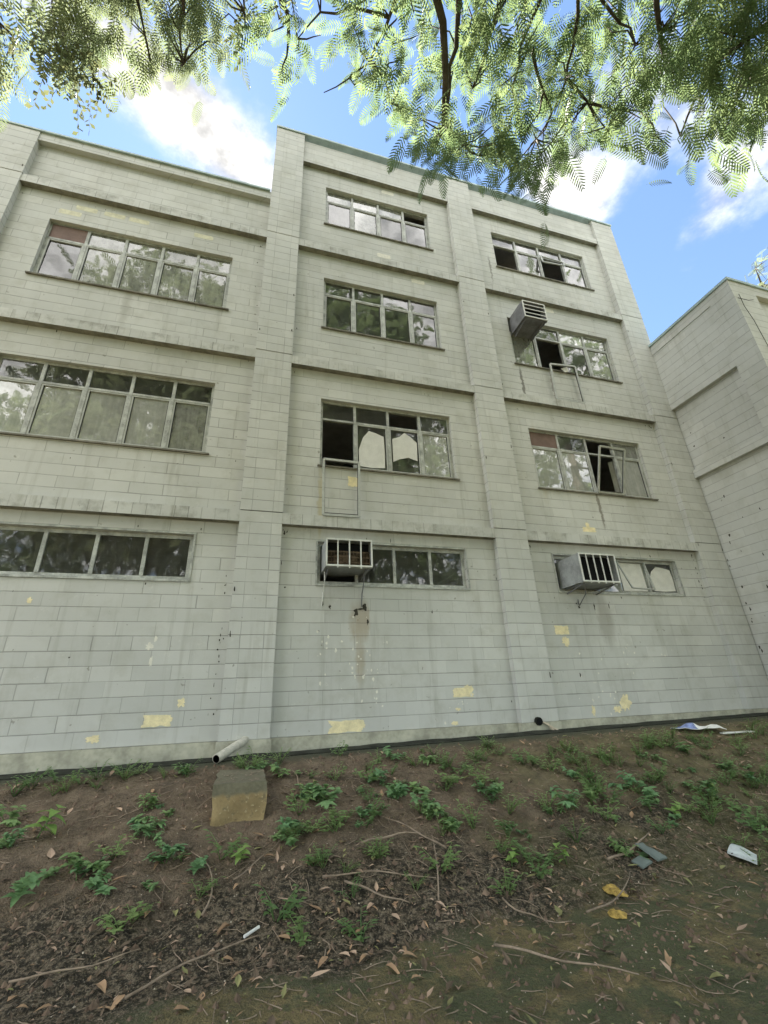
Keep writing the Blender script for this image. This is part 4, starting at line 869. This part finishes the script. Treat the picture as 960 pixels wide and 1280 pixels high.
# ------------------------------------------------------------------ sky, sun, camera
SUN_EL,SUN_AZ=R_(60),R_(-19)          # azimuth from +Y, clockwise
w=bpy.data.worlds.new('World'); scene.world=w; w.use_nodes=True; nt=w.node_tree; nt.nodes.clear()
t=NT.__new__(NT); t.t=nt; t.out=nt.nodes.new('ShaderNodeOutputWorld')
sky=t.n('ShaderNodeTexSky'); sky.sky_type='NISHITA'; sky.sun_disc=False; sky.sun_elevation=SUN_EL; sky.sun_rotation=SUN_AZ; sky.air_density=SKY_AIR; sky.dust_density=SKY_DUST; sky.ozone_density=2.
dirv=t.n('ShaderNodeTexCoord').outputs['Generated']; dx,dy,dz=t.sep(dirv)
dzc=t.m('MAXIMUM',dz,.08); qx=t.m('DIVIDE',dx,dzc); qy=t.m('DIVIDE',dy,dzc)
q=t.xyz(qx,qy,0.); nA=t.noise(q,3.4,7,.62); nB=t.noise(q,11.,5,.62)
nn=t.m('ADD', t.m('MULTIPLY',nA,.72), t.m('MULTIPLY',nB,.28))
def gauss(cx,cy,ang,sx,sy,amp):
    c_,s_=math.cos(ang),math.sin(ang); ax=t.m('SUBTRACT',qx,cx); ay=t.m('SUBTRACT',qy,cy)
    u=t.m('DIVIDE', t.m('ADD',t.m('MULTIPLY',ax,c_),t.m('MULTIPLY',ay,s_)), sx); v=t.m('DIVIDE', t.m('SUBTRACT',t.m('MULTIPLY',ay,c_),t.m('MULTIPLY',ax,s_)), sy)
    d=t.m('ADD',t.m('MULTIPLY',u,u),t.m('MULTIPLY',v,v)); return t.m('MULTIPLY', t.m('EXPONENT', t.m('MULTIPLY',d,-1.)), amp)
gs=[gauss(-.14,.57,.55,.20,.075,.50),gauss(-.33,.46,.4,.20,.08,.34),gauss(-.50,.60,-.2,.16,.12,-.30),gauss(.60,.47,.3,.13,.075,.55),gauss(.93,.40,1.25,.30,.085,.33),gauss(.66,.30,.2,.2,.09,.28),gauss(1.05,.25,.9,.2,.1,.14),
    gauss(.13,.47,.2,.10,.10,-.25),gauss(-.55,.74,.3,.25,.10,-.25),gauss(.95,.62,.9,.3,.16,-.25),gauss(-.2,-1.1,0,2.2,.95,.5),gauss(.1,-3.5,0.,4.,2.,.4),gauss(-2.1,-.1,0.,1.1,.9,.45)]  # final ones: unseen clouds behind and left, added to light façade and wing
tot=nn
for g_ in gs: tot=t.m('ADD',tot,g_)
cl=t.ramp(tot,.58,1.02)
bright=t.ramp(t.m('ADD',t.m('MULTIPLY',nA,.5),t.m('MULTIPLY',nB,.5)),.38,.60,CLOUD*.55,CLOUD*1.2)
skyc=t.mix(1., sky.outputs[0], (SKY_S*SKY_TINT[0],SKY_S*SKY_TINT[1],SKY_S*SKY_TINT[2]), 'MULTIPLY')
cc=t.n('ShaderNodeVectorMath',operation='SCALE'); t.set(cc.inputs[0],(1.0,.985,.96)); t.set(cc.inputs[3],t.m('MULTIPLY',bright,t.ramp(qy,-.15,.22,1.,.27)))  # clouds ahead dimmed, unseen ones behind kept bright to light the façade
col=t.mix(cl, skyc, cc.outputs[0])
bg=t.n('ShaderNodeBackground'); t.set(bg.inputs[0],col); bg.inputs[1].default_value=.1; nt.links.new(bg.outputs[0],t.out.inputs[0])
sun=bpy.data.lights.new('sun','SUN'); sun.energy=SUN_E; sun.angle=R_(.5); sun.color=(1,.95,.86)
so=bpy.data.objects.new('sun',sun); COL.objects.link(so)
sd=Vector((math.sin(SUN_AZ)*math.cos(SUN_EL),math.cos(SUN_AZ)*math.cos(SUN_EL),math.sin(SUN_EL))); so.rotation_euler=sd.to_track_quat('Z','Y').to_euler(); so.location=(0,5,30)
cam=bpy.data.cameras.new('camera'); co=bpy.data.objects.new('camera',cam); COL.objects.link(co); scene.camera=co
cam.sensor_fit='HORIZONTAL'; cam.sensor_width=36; cam.lens=548.637/960*36; cam.clip_start=.05; cam.clip_end=2000
wv=Vector((-.39898208,-.28044452,.01984004)); Rm=Matrix.Rotation(wv.length,3,wv)@Matrix(((1,0,0),(0,0,-1),(0,1,0)))
right,down,fwd=Rm[0],Rm[1],Rm[2]
mw=Matrix((( right[0],-down[0],-fwd[0],.35684),(right[1],-down[1],-fwd[1],-7.01605),(right[2],-down[2],-fwd[2],.49233),(0,0,0,1))); co.matrix_world=mw
vs=scene.view_settings; vs.view_transform='Standard'; vs.look='None'; vs.gamma=1; vs.exposure=EXPO
scene.render.engine='CYCLES'; scene.cycles.max_bounces=6; scene.cycles.transparent_max_bounces=10; scene.cycles.diffuse_bounces=3
scene.render.resolution_x=768; scene.render.resolution_y=1024
